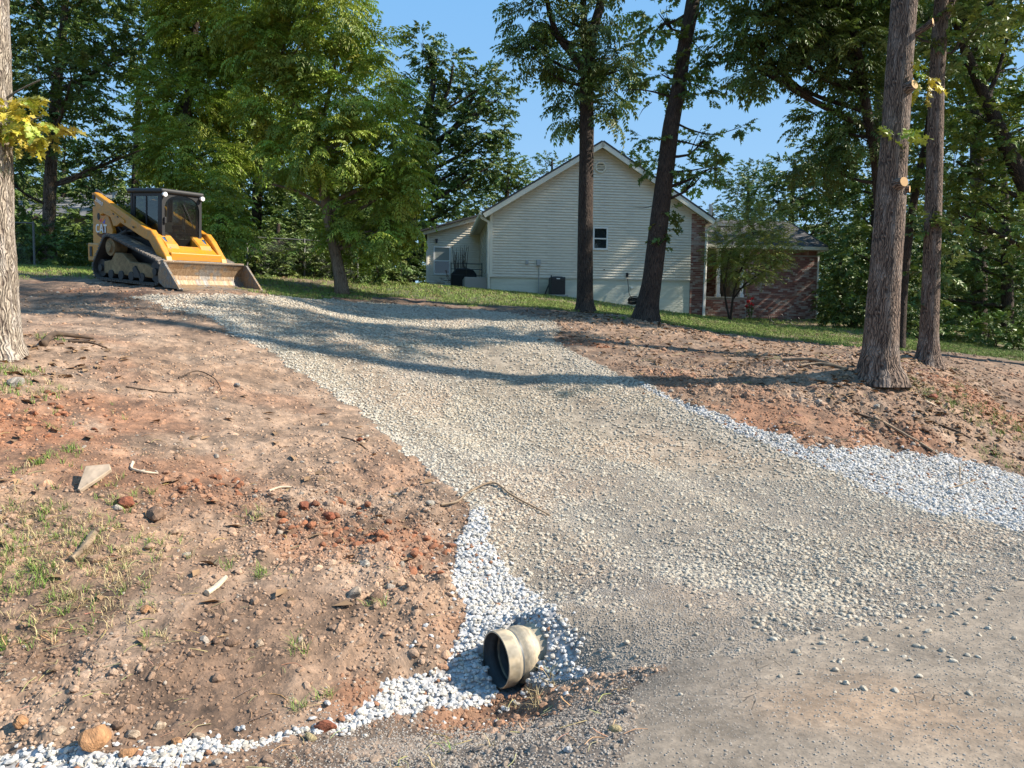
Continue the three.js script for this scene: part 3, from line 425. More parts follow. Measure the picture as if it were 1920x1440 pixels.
// roof of the main block: two shingled slopes, rake boards, soffits
for (const s of [-1, 1]) {
  const run = MID + 0.32, len = Math.hypot(run, run * PITCH), ang = Math.atan(PITCH);
  const slope = part('roof_slope', new THREE.BoxGeometry(len, 0.06, 11.9).translate(len / 2, 0.03, 0).rotateZ(-ang).translate(0, RIDGE + 0.10, -5.6), shingleMats[0], house); if (s < 0) slope.geometry.rotateY(Math.PI).translate(MID, 0, -11.2); else slope.geometry.translate(MID, 0, 0);
  const rb = prism([[0, 0], [len, 0], [len, -0.17], [0, -0.17]], 0.035).rotateZ(-ang).translate(0, RIDGE + 0.095, 0.32); if (s < 0) { rb.applyMatrix4(new THREE.Matrix4().makeScale(-1, 1, 1)); const a = rb.attributes.position.array, n = rb.attributes.normal.array; for (let i = 0; i < a.length; i += 9) for (let k = 0; k < 3; k++) { [a[i + 3 + k], a[i + 6 + k]] = [a[i + 6 + k], a[i + 3 + k]]; [n[i + 3 + k], n[i + 6 + k]] = [n[i + 6 + k], n[i + 3 + k]]; } }
  part('rake_board', rb.translate(MID, 0, 0), trim, house);
  const so = new THREE.BoxGeometry(len, 0.02, 0.30).translate(len / 2, -0.10, 0).rotateZ(-ang).translate(0, RIDGE + 0.095, 0.155); if (s < 0) { so.applyMatrix4(new THREE.Matrix4().makeScale(-1, 1, 1)); so.index.array.reverse(); }
  part('soffit', so.translate(MID, 0, 0), soffitMat, house);
}
part('soffit', box(0.30, 0.02, 10.8, -0.155, EAVE - 0.12, -5.3), soffitMat, house);
const gutterOutline = [[0, 0], [0.10, 0], [0.12, 0.05], [0.12, 0.11], [0, 0.11]];
const gutter = (len) => prism(gutterOutline, len);
part('gutter', gutter(5.3).rotateY(Math.PI).translate(-0.32, EAVE - 0.14, -2.5), trim, house);
part('gutter', gutter(9).translate(WT + 0.32, EAVE - 0.14, -4.2), trim, house);
const spout = (pts, w = 0.085) => { const list = []; for (let i = 0; i < pts.length - 1; i++) { const a = V(...pts[i]), b = V(...pts[i + 1]), g = new RoundedBoxGeometry(w, a.distanceTo(b) + w * 0.6, w * 0.75, 1, 0.012); g.applyQuaternion(new THREE.Quaternion().setFromUnitVectors(V(0, 1, 0), b.clone().sub(a).normalize())).translate((a.x + b.x) / 2, (a.y + b.y) / 2, (a.z + b.z) / 2); list.push(g); } return merge(list); };
part('downspout', spout([[-0.36, EAVE - 0.12, 0.05], [-0.34, EAVE - 0.22, 0.05], [-0.08, EAVE - 0.36, 0.03], [-0.08, FLOOR + 0.1, 0.03], [-0.06, y_(3.5), 0.04]]), trim, house);
part('downspout', spout([[WT + 0.38, EAVE - 0.12, 0.05], [WT + 0.36, EAVE - 0.25, 0.05], [WT + 0.05, EAVE - 0.45, 0.06], [WT + 0.02, y_(4), 0.07], [WT + 0.0, y_(2.55), 0.07]], 0.1), white, house);
// gable vent: an octagon with louvre blades
{
  const vent = part('gable_vent', new THREE.TorusGeometry(0.20, 0.035, 6, 8).rotateZ(Math.PI / 8).translate(4.12, y_(8.09), 0.035), trim, house);
  part('backing', new THREE.CircleGeometry(0.19, 8).rotateZ(Math.PI / 8).translate(4.12, y_(8.09), 0.022), mat([0.05, 0.047, 0.042], 0.8), vent);
  for (let k = -2; k <= 2; k++) part('louvre', box(2 * Math.sqrt(0.185 ** 2 - (k * 0.068) ** 2) * 0.97, 0.034, 0.010).rotateX(0.75).translate(4.12, y_(8.09) + k * 0.068, 0.04), trim, vent);
}
function sashWindow(parent, x0, x1, y0, y1, z, blind) {
  const w = x1 - x0, h = y1 - y0, cx = (x0 + x1) / 2, cy = (y0 + y1) / 2, f = 0.055;
  const win = part('window', merge([box(f, h, 0.09, x0 + f / 2, cy, z), box(f, h, 0.09, x1 - f / 2, cy, z), box(w - 2 * f, f, 0.09, cx, y1 - f / 2, z), box(w - 2 * f, f * 1.3, 0.10, cx, y0 + f * 0.65, z + 0.004)]), white, parent);
  part('meeting_rail', box(w - 2 * f, 0.045, 0.05, cx, cy, z), white, win);
  for (const [a, b] of [[y0 + f * 1.3, cy - 0.022], [cy + 0.022, y1 - f]]) part('pane', box(w - 2 * f, b - a, 0.008, cx, (a + b) / 2, z - 0.006), darkGlass, win);
  if (blind) part('blind', box(w - 2 * f, (h / 2) * 0.86, 0.006, cx, y1 - f - h * 0.215, z + 0.0015), mat([0.25, 0.27, 0.245], 0.35), win);
  return win;
}
sashWindow(house, 3.87, 4.45, y_(5.01), y_(5.87), 0.01);
// small services on the gable
{
  const meter = part('meter_box', box(0.10, 0.14, 0.07, 1.37, y_(4.49), 0.05, 0.01), greyMetal, house);
  part('disconnect_box', box(0.15, 0.22, 0.10, 1.80, y_(4.48), 0.065, 0.012), greyMetal, house);
  part('conduit', tube([V(1.82, y_(4.38), 0.05), V(1.82, y_(3.6), 0.05), V(1.83, y_(2.98), 0.06)], 0.018, 8), greyMetal, house);
  part('conduit', tube(curve([[2.30, y_(4.02), 0.03], [2.30, y_(3.9), 0.07], [2.22, y_(3.72), 0.09], [2.05, y_(3.3), 0.12], [1.98, y_(3.0), 0.2]], 16), 0.025, 7), blackMetal, house);
  part('hose_bib', merge([box(0.09, 0.16, 0.05, 5.22, y_(4.10), 0.04, 0.01), new THREE.CylinderGeometry(0.02, 0.02, 0.12, 8).rotateX(Math.PI / 2).translate(5.22, y_(4.03), 0.09), new THREE.TorusGeometry(0.035, 0.01, 5, 10).translate(5.22, y_(4.12), 0.10)]), blackMetal, house);
  part('clean_out', new THREE.CylinderGeometry(0.045, 0.05, 0.05, 12).rotateX(Math.PI / 2).translate(5.42, y_(3.63), 0.005), white, house);
  part('wall_plug', box(0.05, 0.03, 0.03, 4.33, y_(4.28), 0.03), blackMetal, house);
}
// side door with storm door beside the corner
{
  const d = part('side_door', box(0.05, 2.0, 0.86, -0.005, FLOOR + 1.0, -0.76), greyMetal, house);
  for (const [a, b] of [[0.15, 0.9], [1.05, 1.85]]) part('pane', box(0.012, b - a, 0.6, -0.032, FLOOR + (a + b) / 2, -0.76), darkGlass, d);
  part('handle', box(0.05, 0.12, 0.03, -0.05, FLOOR + 0.98, -0.42), blackMetal, d);
  part('door_frame', merge([box(0.07, 2.04, 0.05, -0.005, FLOOR + 1.0, -0.305), box(0.07, 2.04, 0.05, -0.005, FLOOR + 1.0, -1.215), box(0.07, 0.05, 0.95, -0.005, FLOOR + 2.04, -0.76)]), white, house);
  part('stoop', box(0.9, 0.5, 1.3, -0.5, FLOOR - 0.28, -0.8, 0.02), mat([0.33, 0.31, 0.28], 0.95), house);
}
// brick: corner pier, porch wall and low planter wall laid brick by brick
const brickMats = [[0.36, 0.165, 0.13], [0.30, 0.13, 0.105], [0.41, 0.22, 0.175], [0.58, 0.45, 0.39], [0.27, 0.12, 0.10], [0.49, 0.32, 0.265]].map((c, i) => mat(c, 0.92, { map: texture(64, grit(240 + i, 0.7, [4, 13, 31])) }));
const mortar = mat([0.36, 0.32, 0.29], 0.95), brickUnit = new THREE.BoxGeometry(1, 1, 1), brickRand = rng(77), brickPick = () => { const q = brickRand(); return q < 0.27 ? 0 : q < 0.40 ? 1 : q < 0.55 ? 2 : q < 0.77 ? 3 : q < 0.82 ? 4 : 5; };
function layBricks(parent, x0, x1, yLo, top, z, each) {                             // running bond seen from the front; top(x) limits the height
  const bw = 0.194, bh = 0.059, jx = 0.010, jy = 0.0105; let row = 0;
  for (let y = yLo; y < 20; y += bh + jy, row++) { let any = false;
    for (let x = x0 - (row % 2) * (bw + jx) / 2; x < x1; x += bw + jx) { const a = Math.max(x, x0), b = Math.min(x + bw, x1); if (b - a < 0.03 || y + bh > top((a + b) / 2)) continue; any = true; each((a + b) / 2, y + bh / 2, b - a, bh, z); }
    if (!any && y > yLo + 0.2) break; }
}
function brick(x, y, w, h, z, parent = house, d = 0.09) { const m = part('brick', brickUnit, brickMats[brickPick()], parent); m.position.set(x, y, z + (brickRand() - 0.5) * 0.004); m.scale.set(w, h, d); return m; }
const pierTop = (x) => EAVE + (WT - x) * PITCH - 0.1;
part('pier_backing', prism([[W + 0.005, -0.6], [WT - 0.004, -0.6], [WT - 0.004, EAVE], [W + 0.005, EAVE + (WT - W) * PITCH - 0.08]], 0.12).translate(0, 0, -0.075), mortar, house);
layBricks(house, W + 0.005, WT, -0.3, pierTop, -0.02, (x, y, w, h, z) => brick(x, y, w, h, z));
// porch: low brick wall with cap, posts, brick back wall, floor
part('porch_wall_backing', box(1.66, 1.7, 0.12, 9.62, y_(2.50), -1.17), mortar, house);
layBricks(house, 8.80, 10.46, -0.3, () => y_(3.34), -1.1, (x, y, w, h, z) => brick(x, y, w, h, z));
part('wall_cap', box(1.76, 0.06, 0.26, 9.63, y_(3.375), -1.15, 0.012), mat([0.42, 0.38, 0.33], 0.9), house);
for (const u of [9.5, 10.5]) { const p = part('porch_post', box(0.13, y_(5.42) - y_(3.0), 0.13, u, (y_(5.42) + y_(3.0)) / 2, -1.6, 0.01), white, house); part('post_base', box(0.19, 0.14, 0.19, u, y_(3.47), -1.6, 0.01), white, p); part('post_capital', box(0.19, 0.10, 0.19, u, y_(5.34), -1.6, 0.01), white, p); }
part('porch_floor', box(2.4, 0.9, 3.0, 9.45, y_(2.9) - 0.05, -2.9), mat([0.34, 0.32, 0.29], 0.95), house);
// garage ell
const GX0 = 10.66, GX1 = 13.78, GTOP = y_(5.42);
part('garage_wall', box(GX1 - GX0, GTOP + 0.6, 0.14, (GX0 + GX1) / 2, (GTOP - 0.6) / 2, -1.68), mortar, house);
part('garage_wall', box(0.2, GTOP + 0.6, 5.6, GX1 - 0.105, (GTOP - 0.6) / 2, -4.58), mortar, house);
part('porch_back_wall', box(2.6, GTOP + 0.6, 0.14, 9.45, (GTOP - 0.6) / 2, -4.2), mortar, house);
part('garage_wall', box(0.14, GTOP + 0.6, 2.4, GX0 + 0.07, (GTOP - 0.6) / 2, -2.97), mortar, house);
{
  const items = brickMats.map(() => []), M = new THREE.Matrix4(), put = (x, y, w, h, z) => items[brickPick()].push(M.clone().compose(V(x, y, z + (brickRand() - 0.5) * 0.004), new THREE.Quaternion(), V(w, h, 0.09)));
  const light = brickRand; layBricks(house, GX0, GX1, -0.25, () => GTOP - 0.24, -1.6, put); layBricks(house, 8.3, GX0, 0.4, () => GTOP - 0.05, -4.12, put);
  for (let x = GX0; x < GX1 - 0.05; x += 0.0695) items[brickPick()].push(M.clone().compose(V(x + 0.0295, GTOP - 0.115, -1.595), new THREE.Quaternion(), V(0.059, 0.2, 0.09)));
  const holder = new THREE.Group(); holder.name = 'brickwork'; holder.userData = { kind: 'stuff', label: 'whitewashed red brickwork of the garage and porch' }; house.add(holder);
  items.forEach((list, i) => { const m = shadows(new THREE.InstancedMesh(brickUnit, brickMats[i], list.length)); m.name = 'brick_course'; list.forEach((q, k) => m.setMatrixAt(k, q)); m.userData.kind = 'stuff'; holder.add(m); });
}
part('corner_trim', box(0.06, GTOP + 0.2, 0.06, GX1 + 0.01, GTOP / 2 - 0.1, -1.56), white, house);
part('slab_edge', box(3.6, 0.25, 0.4, 12.6, -0.03, -1.55), mat([0.40, 0.38, 0.34], 0.95), house);
// hip roof of the ell, course by course
{
  const e0 = 8.30, e1 = 14.0, ey = y_(5.50), ez = -1.18, ry = y_(6.82), rz = -3.2, r0 = 7.0, r1 = 13.25, n = 17, slope = V(0, ry - ey, rz - ez), nrm = V(0, -(rz - ez), ry - ey).normalize();
  for (let k = 0; k < n; k++) {
    const t0 = k / n, t1 = (k + 1.12) / n, at = (t, u) => V(u ? lerp(e1, r1, t) : Math.max(lerp(e0, r0, t), e0 - 0.4), lerp(ey, ry, t), lerp(ez, rz, t));
    const a = at(t0, 0), b = at(t0, 1), c = at(Math.min(t1, 1), 1), d = at(Math.min(t1, 1), 0), lo = nrm.clone().multiplyScalar(0.024), hi = nrm.clone().multiplyScalar(0.010), P = [a.clone().add(lo), b.clone().add(lo), c.clone().add(hi), d.clone().add(hi), a, b], pos = [], uv = [];
    for (const q of [[0, 1, 2, 3], [4, 5, 1, 0]]) for (const i of [0, 1, 2, 0, 2, 3]) { const p = P[q[i]]; pos.push(p.x, p.y, p.z); uv.push(p.x + (k % 2) * 0.15, p.y * 0.9 + p.z * 0.5); }
    const g = new THREE.BufferGeometry(); g.setAttribute('position', new THREE.Float32BufferAttribute(pos, 3)); g.setAttribute('uv', new THREE.Float32BufferAttribute(uv, 2)); g.computeVertexNormals(); part('shingle_course', g, shingleMats[k % 3], house);
  }
  const tri = (pts) => { const g = new THREE.BufferGeometry(); g.setAttribute('position', new THREE.Float32BufferAttribute(pts.flat(), 3)); g.setAttribute('uv', new THREE.Float32BufferAttribute(pts.flatMap((p) => [p[2], p[1]]), 2)); g.computeVertexNormals(); return g; };
  part('roof_hip', tri([[e1, ey, ez], [e1, ey, -8], [r1, ry, rz], [r1, ry, rz], [e1, ey, -8], [r1, ry, -6.5]]), shingleMats[1], house);
  part('roof_back', tri([[e0 - 2, ey, -8], [e0 - 2, ry, rz - 0.01], [r1, ry, rz - 0.01], [e0 - 2, ey, -8], [r1, ry, rz - 0.01], [e1, ey, -8]]), shingleMats[2], house);
  part('eave_fascia', box(e1 - e0, 0.13, 0.03, (e0 + e1) / 2, ey - 0.06, ez + 0.004), mat([0.66, 0.62, 0.5], 0.5), house);
  part('soffit', box(e1 - e0, 0.02, 0.5, (e0 + e1) / 2, ey - 0.115, ez - 0.27), soffitMat, house);
  part('hip_cap', tube([V(e1, ey + 0.02, ez), V(r1, ry + 0.03, rz)], 0.03, 5), shingleMats[0], house);
  // raised entry bay above the porch roof
  part('entry_wall', box(2.2, 1.1, 1.4, 9.75, y_(6.0), -3.4), mat([0.56, 0.42, 0.29], 0.7), house);
  part('entry_gutter', gutter(2.5).rotateY(-Math.PI / 2).translate(9.85, y_(6.46), -2.66), trim, house);
  part('entry_roof', prism([[-0.1, 0], [0.2, 0.0], [3.4, 0.75], [3.4, 0.62]], 2.6).rotateY(Math.PI / 2).translate(9.85, y_(6.57), -2.6), shingleMats[1], house);
}
// left wing, set back
{
  const z = -5.2, wx0 = -2.27, wl = y_(3.55), eL = y_(6.20), eR = y_(6.92), m = (eR - eL) / 2.45, topAt = (x) => eL + (x + 2.5) * m - 0.1;
  part('wing_wall', prism([[wx0 + 0.01, -0.6], [0.2, -0.6], [0.2, topAt(0.2)], [wx0 + 0.01, topAt(wx0)]], 0.14).translate(0, 0, z - 0.075), trim, house);
  part('wing_side_wall', box(0.14, 3.6, 5, wx0 + 0.08, wl + 0.7, z - 2.6), trim, house);
  clad(house, (y) => Math.max(wx0, wx0 + (y - topAt(wx0)) / m), () => 0.0, wl, topAt(0) - 0.02, [[-2.03, -1.27, y_(4.37), y_(5.64)]], (g) => g.translate(0, 0, z));
  part('corner_post', box(0.09, topAt(wx0) - wl, 0.09, wx0 + 0.02, (topAt(wx0) + wl) / 2, z), trim, house);
  const a = Math.atan(m), L = 2.62 / Math.cos(a);
  part('wing_roof', box(L, 0.06, 5.8, L / 2 - 0.05, 0.03, -2.4).rotateZ(a).translate(-2.56, eL, z), shingleMats[2], house);
  part('rake_board', box(L, 0.15, 0.035, L / 2 - 0.03, -0.08, 0.30).rotateZ(a).translate(-2.56, eL, z), trim, house);
  part('soffit', box(L, 0.02, 0.28, L / 2 - 0.03, -0.09, 0.14).rotateZ(a).translate(-2.56, eL, z), soffitMat, house);
  part('gutter', gutter(5.6).rotateY(Math.PI).translate(-2.57, eL - 0.12, z - 2.4), trim, house);
  part('downspout', spout([[-2.62, eL - 0.1, z + 0.1], [-2.6, eL - 0.2, z + 0.1], [wx0 - 0.03, eL - 0.42, z + 0.07], [wx0 - 0.03, wl, z + 0.07]]), trim, house);
  sashWindow(house, -2.02, -1.28, y_(4.38), y_(5.63), z + 0.01, true);
  part('wall_lamp', merge([box(0.09, 0.14, 0.09, -1.89, y_(5.84), z + 0.09, 0.015), box(0.12, 0.03, 0.12, -1.89, y_(5.92), z + 0.09), box(0.06, 0.1, 0.05, -1.89, y_(5.86), z + 0.03)]), blackMetal, house);
}

// ---------------------------------------------------------------- trees
// x, height, distance and radius of each trunk or limb joint; centre and radii of each leaf mass
const TREES = [
  { key: 'oakBackLeft', leaf: 'oak', tone: 'oak', cover: 26, seed: 1, trunk: [[-15.42,4.08,25,0.26],[-15.4,4.93,25,0.2],[-15.32,6.5,25,0.19],[-15.09,9.09,25,0.16],[-14.76,11.48,25,0.12],[-14.49,14,25,0.07]], limbs: [], clumps: [[-16.11,11.8,25,1.43,1.25],[-14.55,11.65,25,1.61,1.25],[-13.07,11.49,25,1.43,1.07],[-12.66,10.31,25,1.16,0.89],[-14.94,9.94,25,1.7,1.07],[-13.39,9.28,25,1.43,0.89],[-14.29,8.24,25,1.7,0.8],[-15.87,8.22,25,1.07,0.8],[-12.63,7.99,25,0.8,0.54],[-14.85,13.33,25,2.14,1.25],[-12.78,13.01,25,1.61,1.07],[-11.86,11.5,25,0.8,0.89],[-16.26,6.83,25,0.89,0.54],[-13.61,7.38,25,0.89,0.45]] },
  { key: 'locust', leaf: 'pinnate', tone: 'locust', cover: 30, seed: 2, trunk: [[-10.07,3.66,23,0.2],[-10.02,5.35,23,0.17],[-9.96,7.26,23,0.15],[-9.79,9.32,23,0.12],[-9.54,11.35,23,0.09],[-9.34,13.51,23,0.05]], limbs: [], clumps: [[-9.06,10.89,23,1.48,1.07],[-9.88,9.79,23,1.15,0.99],[-8.44,9.33,23,1.23,1.15],[-9.75,8.3,23,0.99,0.82],[-8.46,7.83,23,0.99,0.74],[-9.28,6.79,23,0.99,0.74],[-9.04,12.29,23,1.81,0.99],[-7.94,10.9,23,0.99,0.9],[-8.05,4.96,21,0.56,0.62],[-7.76,4.45,21,0.46,0.56],[-8.61,5.71,21.5,0.69,0.57],[-10.7,8.84,23,0.57,0.99],[-10.18,11.19,23,0.82,0.82],[-10.09,6.95,23,0.66,0.66]] },
  { key: 'walnut', leaf: 'pinnate', tone: 'locust', cover: 34, seed: 3, trunk: [[-4.68,3.03,20.5,0.19],[-4.8,3.7,20.5,0.15],[-4.95,4.41,20.5,0.14],[-5.19,5.77,20.5,0.13],[-5.39,6.52,20.5,0.12],[-5.64,7.28,20.5,0.09],[-6.03,8.16,20.5,0.06],[-6.37,9.35,20.5,0.03]], limbs: [[[-5.39,6.52,20.5,0.09],[-5.15,7.47,20.5,0.07],[-4.92,8.52,20.5,0.05],[-4.66,9.64,20.5,0.03]],[[-5.19,5.77,20.5,0.07],[-4.53,6.27,20.5,0.05],[-3.81,6.7,20.5,0.03]],[[-5.08,5.13,20.5,0.06],[-5.83,5.55,20.5,0.04],[-6.55,5.75,20.5,0.03]]], clumps: [[-5.87,9.42,20.5,1.02,0.81],[-4.66,9.92,20.5,0.81,0.59],[-6.39,7.95,20.5,0.88,0.81],[-5.09,7.96,20.5,0.95,0.81],[-3.95,7.97,20.5,0.88,0.73],[-3.59,6.85,20.5,0.88,0.73],[-4.67,6.62,20.5,0.95,0.73],[-3.16,5.79,20.5,0.59,0.59],[-4.1,5.42,20.5,0.88,0.66],[-5.82,6.54,20.5,0.81,0.59],[-3.8,9.16,20.5,0.47,0.44],[-3.81,4.5,20.5,0.66,0.37],[-4.53,4.27,20.5,0.66,0.41],[-6.66,9.34,20.5,0.73,0.73],[-6.93,10.17,20.5,0.73,0.66],[-5.37,10.6,20.5,1.17,0.66],[-5.79,11.56,20.5,1.17,0.73],[-2.87,6.57,20.5,0.32,0.51],[-2.94,5.01,20.5,0.32,0.44]] },  // bright locust tone gives these leaves a sunlit look
  { key: 'darkOak', leaf: 'oak', tone: 'oak', cover: 34, seed: 4, trunk: [[-5.17,5.12,37,0.34],[-5.05,8.22,37,0.3],[-4.58,11.3,37,0.24],[-3.97,13.85,37,0.14],[-4.16,15.36,37,0.08]], limbs: [[[-4.66,10.28,37,0.15],[-2.98,11.83,37,0.11],[-1.95,13.36,37,0.06]],[[-4.4,11.56,37,0.12],[-3.25,13.6,37,0.08],[-2.99,14.87,37,0.04]]], clumps: [[-4.54,15.86,37,0.9,0.58],[-3.38,15.24,37,1.06,0.53],[-4.28,15.11,37,0.74,0.53],[-1.57,13.87,37,1.27,0.85],[-0.78,12.99,37,0.69,0.9],[-2.73,13.48,37,1.19,0.93],[-1.55,11.84,37,1.19,1],[-0.77,11.72,37,0.53,0.58],[-3.24,11.83,37,1.32,1.06],[-4.54,13.08,37,0.95,1.59],[-3.49,10.04,37,1.45,1.19],[-1.93,10.31,37,1.32,1],[-4.79,10.54,37,0.95,1.32],[-2.44,8.64,37,1.32,1],[-4.52,8.49,37,1,1.11],[-1.02,10.06,37,0.79,1.06],[-5.57,12.06,37,0.69,1.59]] },
  { key: 'paleTree', leaf: 'oak', tone: 'maple', cover: 26, seed: 5, trunk: [[-0.36,5.34,42,0.2],[-0.39,7.99,42,0.16],[-0.35,10.33,42,0.1],[-0.27,11.5,42,0.05]], limbs: [], clumps: [[-0.41,10.92,42,1.02,0.84],[0.54,10.4,42,0.48,0.48],[-1.44,10.47,42,0.9,0.9],[-1.73,9.01,42,1.2,0.78],[-0.11,9.61,42,0.9,0.66]] },
  { key: 'farTreeA', leaf: 'oak', tone: 'oak', cover: 18, seed: 6, trunk: [[2.83,7.68,55,0.2],[2.77,12.29,55,0.14],[2.74,14.58,55,0.06]], limbs: [], clumps: [[2.16,14.65,55,0.39,0.39],[2.94,14.12,55,1.02,0.55],[3.94,14.36,55,0.47,0.35],[1.78,13.43,55,0.63,0.55]] },
  { key: 'farTreeB', leaf: 'oak', tone: 'oak', cover: 18, seed: 7, trunk: [[9.25,7.74,55,0.2],[9.16,12.35,55,0.14],[9.11,14.64,55,0.06]], limbs: [], clumps: [[8.53,14.75,55,0.55,0.35],[9.31,14.34,55,0.63,0.47],[8.94,13.5,55,1.18,0.71]] },
  { key: 'farTreeC', leaf: 'oak', tone: 'oak', cover: 18, seed: 8, trunk: [[15.87,6.67,60,0.2],[15.77,10.46,60,0.14],[15.73,12.13,60,0.06]], limbs: [], clumps: [[15.52,12.04,60,0.6,0.51],[16.17,11.63,60,0.69,0.51]] },
  { key: 'leftFill', leaf: 'oak', tone: 'oak', cover: 24, seed: 9, trunk: [[-10.26,4.4,30,0.22],[-10.19,6.92,30,0.2],[-10.09,9.62,30,0.15],[-9.96,12.29,30,0.1]], limbs: [], clumps: [[-10.43,7.96,30,1.29,1.07],[-9.38,6.93,30,1.29,1.07],[-10.23,6.29,30,1.07,1.07],[-8.95,7.98,30,0.86,0.86],[-9.78,9.42,30,1.07,1.07],[-11.26,8.58,30,0.86,1.07],[-8.54,6.1,30,1.07,0.96]] },
  { key: 'leftFill', leaf: 'oak', tone: 'oak', cover: 22, seed: 10, trunk: [[-16.66,4.62,33,0.2],[-16.57,6.93,33,0.18],[-16.42,9.68,33,0.14],[-16.22,12.63,33,0.1]], limbs: [], clumps: [[-16.59,8.31,33,1.41,0.94],[-17.76,7.61,33,1.41,0.82],[-15.43,7.87,33,1.18,0.94],[-16.08,10.37,33,1.06,1.06],[-15.57,12.64,33,0.82,1.06],[-18.68,8.29,33,0.94,0.71],[-17.09,6.7,33,1.41,0.71]] },
  { key: 'leftFill', leaf: 'oak', tone: 'oak', cover: 24, seed: 11, trunk: [[-5.87,4.54,31,0.2],[-5.87,6.71,31,0.18],[-5.76,8.86,31,0.1]], limbs: [], clumps: [[-5.98,6.06,31,1.33,1],[-5.43,5.41,31,0.84,0.8],[-6.85,6.7,31,1.11,0.89],[-7.95,5.61,31,1.11,0.89],[-4.88,6.5,31,0.58,0.89],[-5.32,7.15,31,0.8,0.89]] },
  { key: 'leftFill', leaf: 'oak', tone: 'oak', cover: 22, seed: 12, trunk: [[-24.05,4.83,36,0.2],[-23.97,7.36,36,0.18],[-23.89,9.86,36,0.1]], limbs: [], clumps: [[-23.66,9.11,36,1.41,1.16],[-25.2,8.6,36,1.54,1.29],[-22.95,7.62,36,1.16,0.9],[-25.36,11.33,36,1.8,1.54],[-24.05,13.08,36,1.03,1.54],[-24.5,6.85,36,1.29,0.77]] },
  { key: 'leftFill', leaf: 'oak', tone: 'oak', cover: 20, seed: 40, trunk: [[-26.27,5.57,44,0.2],[-26.19,8.66,44,0.18],[-26.11,11.71,44,0.1]], limbs: [], clumps: [[-27.97,11.69,44,1.89,1.57],[-26.14,10.8,44,1.89,1.57],[-24.25,11.73,44,1.89,1.41],[-27.14,8.03,44,1.89,1.26],[-24.65,8.36,44,1.89,1.26],[-29.17,12.9,44,1.57,1.57],[-25.13,13.85,44,1.57,1.26]] },
  { key: 'leftFill', leaf: 'oak', tone: 'oak', cover: 20, seed: 41, trunk: [[-18.23,5.46,42,0.2],[-18.18,8.41,42,0.18],[-18.13,11.32,42,0.1]], limbs: [], clumps: [[-19.67,7.8,42,1.8,1.5],[-17.88,8.41,42,1.8,1.5],[-16.12,7.55,42,1.8,1.5],[-18.74,10.44,42,1.8,1.5],[-16.67,10.17,42,1.8,1.5],[-19.58,12.76,42,1.2,1.5],[-15.76,11.93,42,1.5,1.5],[-20.3,6.33,42,1.8,1.2],[-17.33,6.06,42,1.8,1.2]] },
  { key: 'leftFill', leaf: 'oak', tone: 'oak', cover: 20, seed: 42, trunk: [[-10.43,5.63,43,0.2],[-10.42,8.65,43,0.18],[-10.4,11.63,43,0.1]], limbs: [], clumps: [[-12.24,8.63,43,1.84,1.84],[-10.42,8.05,43,1.84,1.54],[-8.6,8.06,43,1.84,1.54],[-11.01,10.44,43,1.84,1.54],[-9.2,10.45,43,1.84,1.54],[-7.08,8.68,43,1.54,1.84],[-12.26,6.22,43,1.84,1.07],[-9.52,5.95,43,1.84,1.07],[-6.77,6.28,43,1.54,1.38],[-12.82,11.61,43,1.23,1.84]] },
  { key: 'rightWood', leaf: 'oak', tone: 'oak', cover: 20, seed: 43, trunk: [[21.73,3.28,45,0.2],[21.61,6.14,45,0.18],[21.49,9.29,45,0.1]], limbs: [], clumps: [[20.27,8.02,45,1.61,1.93],[22.19,7.73,45,1.61,1.93],[24.12,7.12,45,1.61,1.93],[20.38,4.86,45,1.61,1.61],[22.95,4.57,45,1.93,1.61],[21.45,10.23,45,1.61,1.61],[23.36,9.94,45,1.61,1.61]] },
  { key: 'rightWood', leaf: 'oak', tone: 'oak', cover: 20, seed: 44, trunk: [[26.21,1.75,40,0.2],[26.07,4.58,40,0.18],[25.93,7.39,40,0.1]], limbs: [], clumps: [[23.74,5.69,40,1.71,1.71],[25.7,6.27,40,1.71,1.71],[27.37,6.85,40,1.43,1.71],[24.15,3.15,40,1.71,1.29],[26.44,2.89,40,1.71,1.29],[28.11,3.47,40,1.43,1.71],[22.72,3.14,40,1.29,1.29]] },
  { key: 'leftFill', leaf: 'oak', tone: 'oak', cover: 26, seed: 45, trunk: [[-8.47,3.66,27,0.12],[-8.46,4.7,27,0.1],[-8.41,5.65,27,0.06]], limbs: [], clumps: [[-8.46,4.7,27,0.77,0.77],[-7.7,4.14,27,0.77,0.54],[-9.23,4.13,27,0.77,0.58],[-8.07,5.46,27,0.68,0.58]] },
  { key: 'rightWood', leaf: 'oak', tone: 'oak', cover: 26, seed: 46, trunk: [[14.42,2.6,33,0.14],[14.36,4,33,0.12],[14.3,5.62,33,0.06]], limbs: [], clumps: [[14.23,4.46,33,0.66,1.06],[14.75,3.07,33,0.75,0.59],[15.17,4.47,33,0.75,1.18],[13.94,6.08,33,0.61,0.71]] },
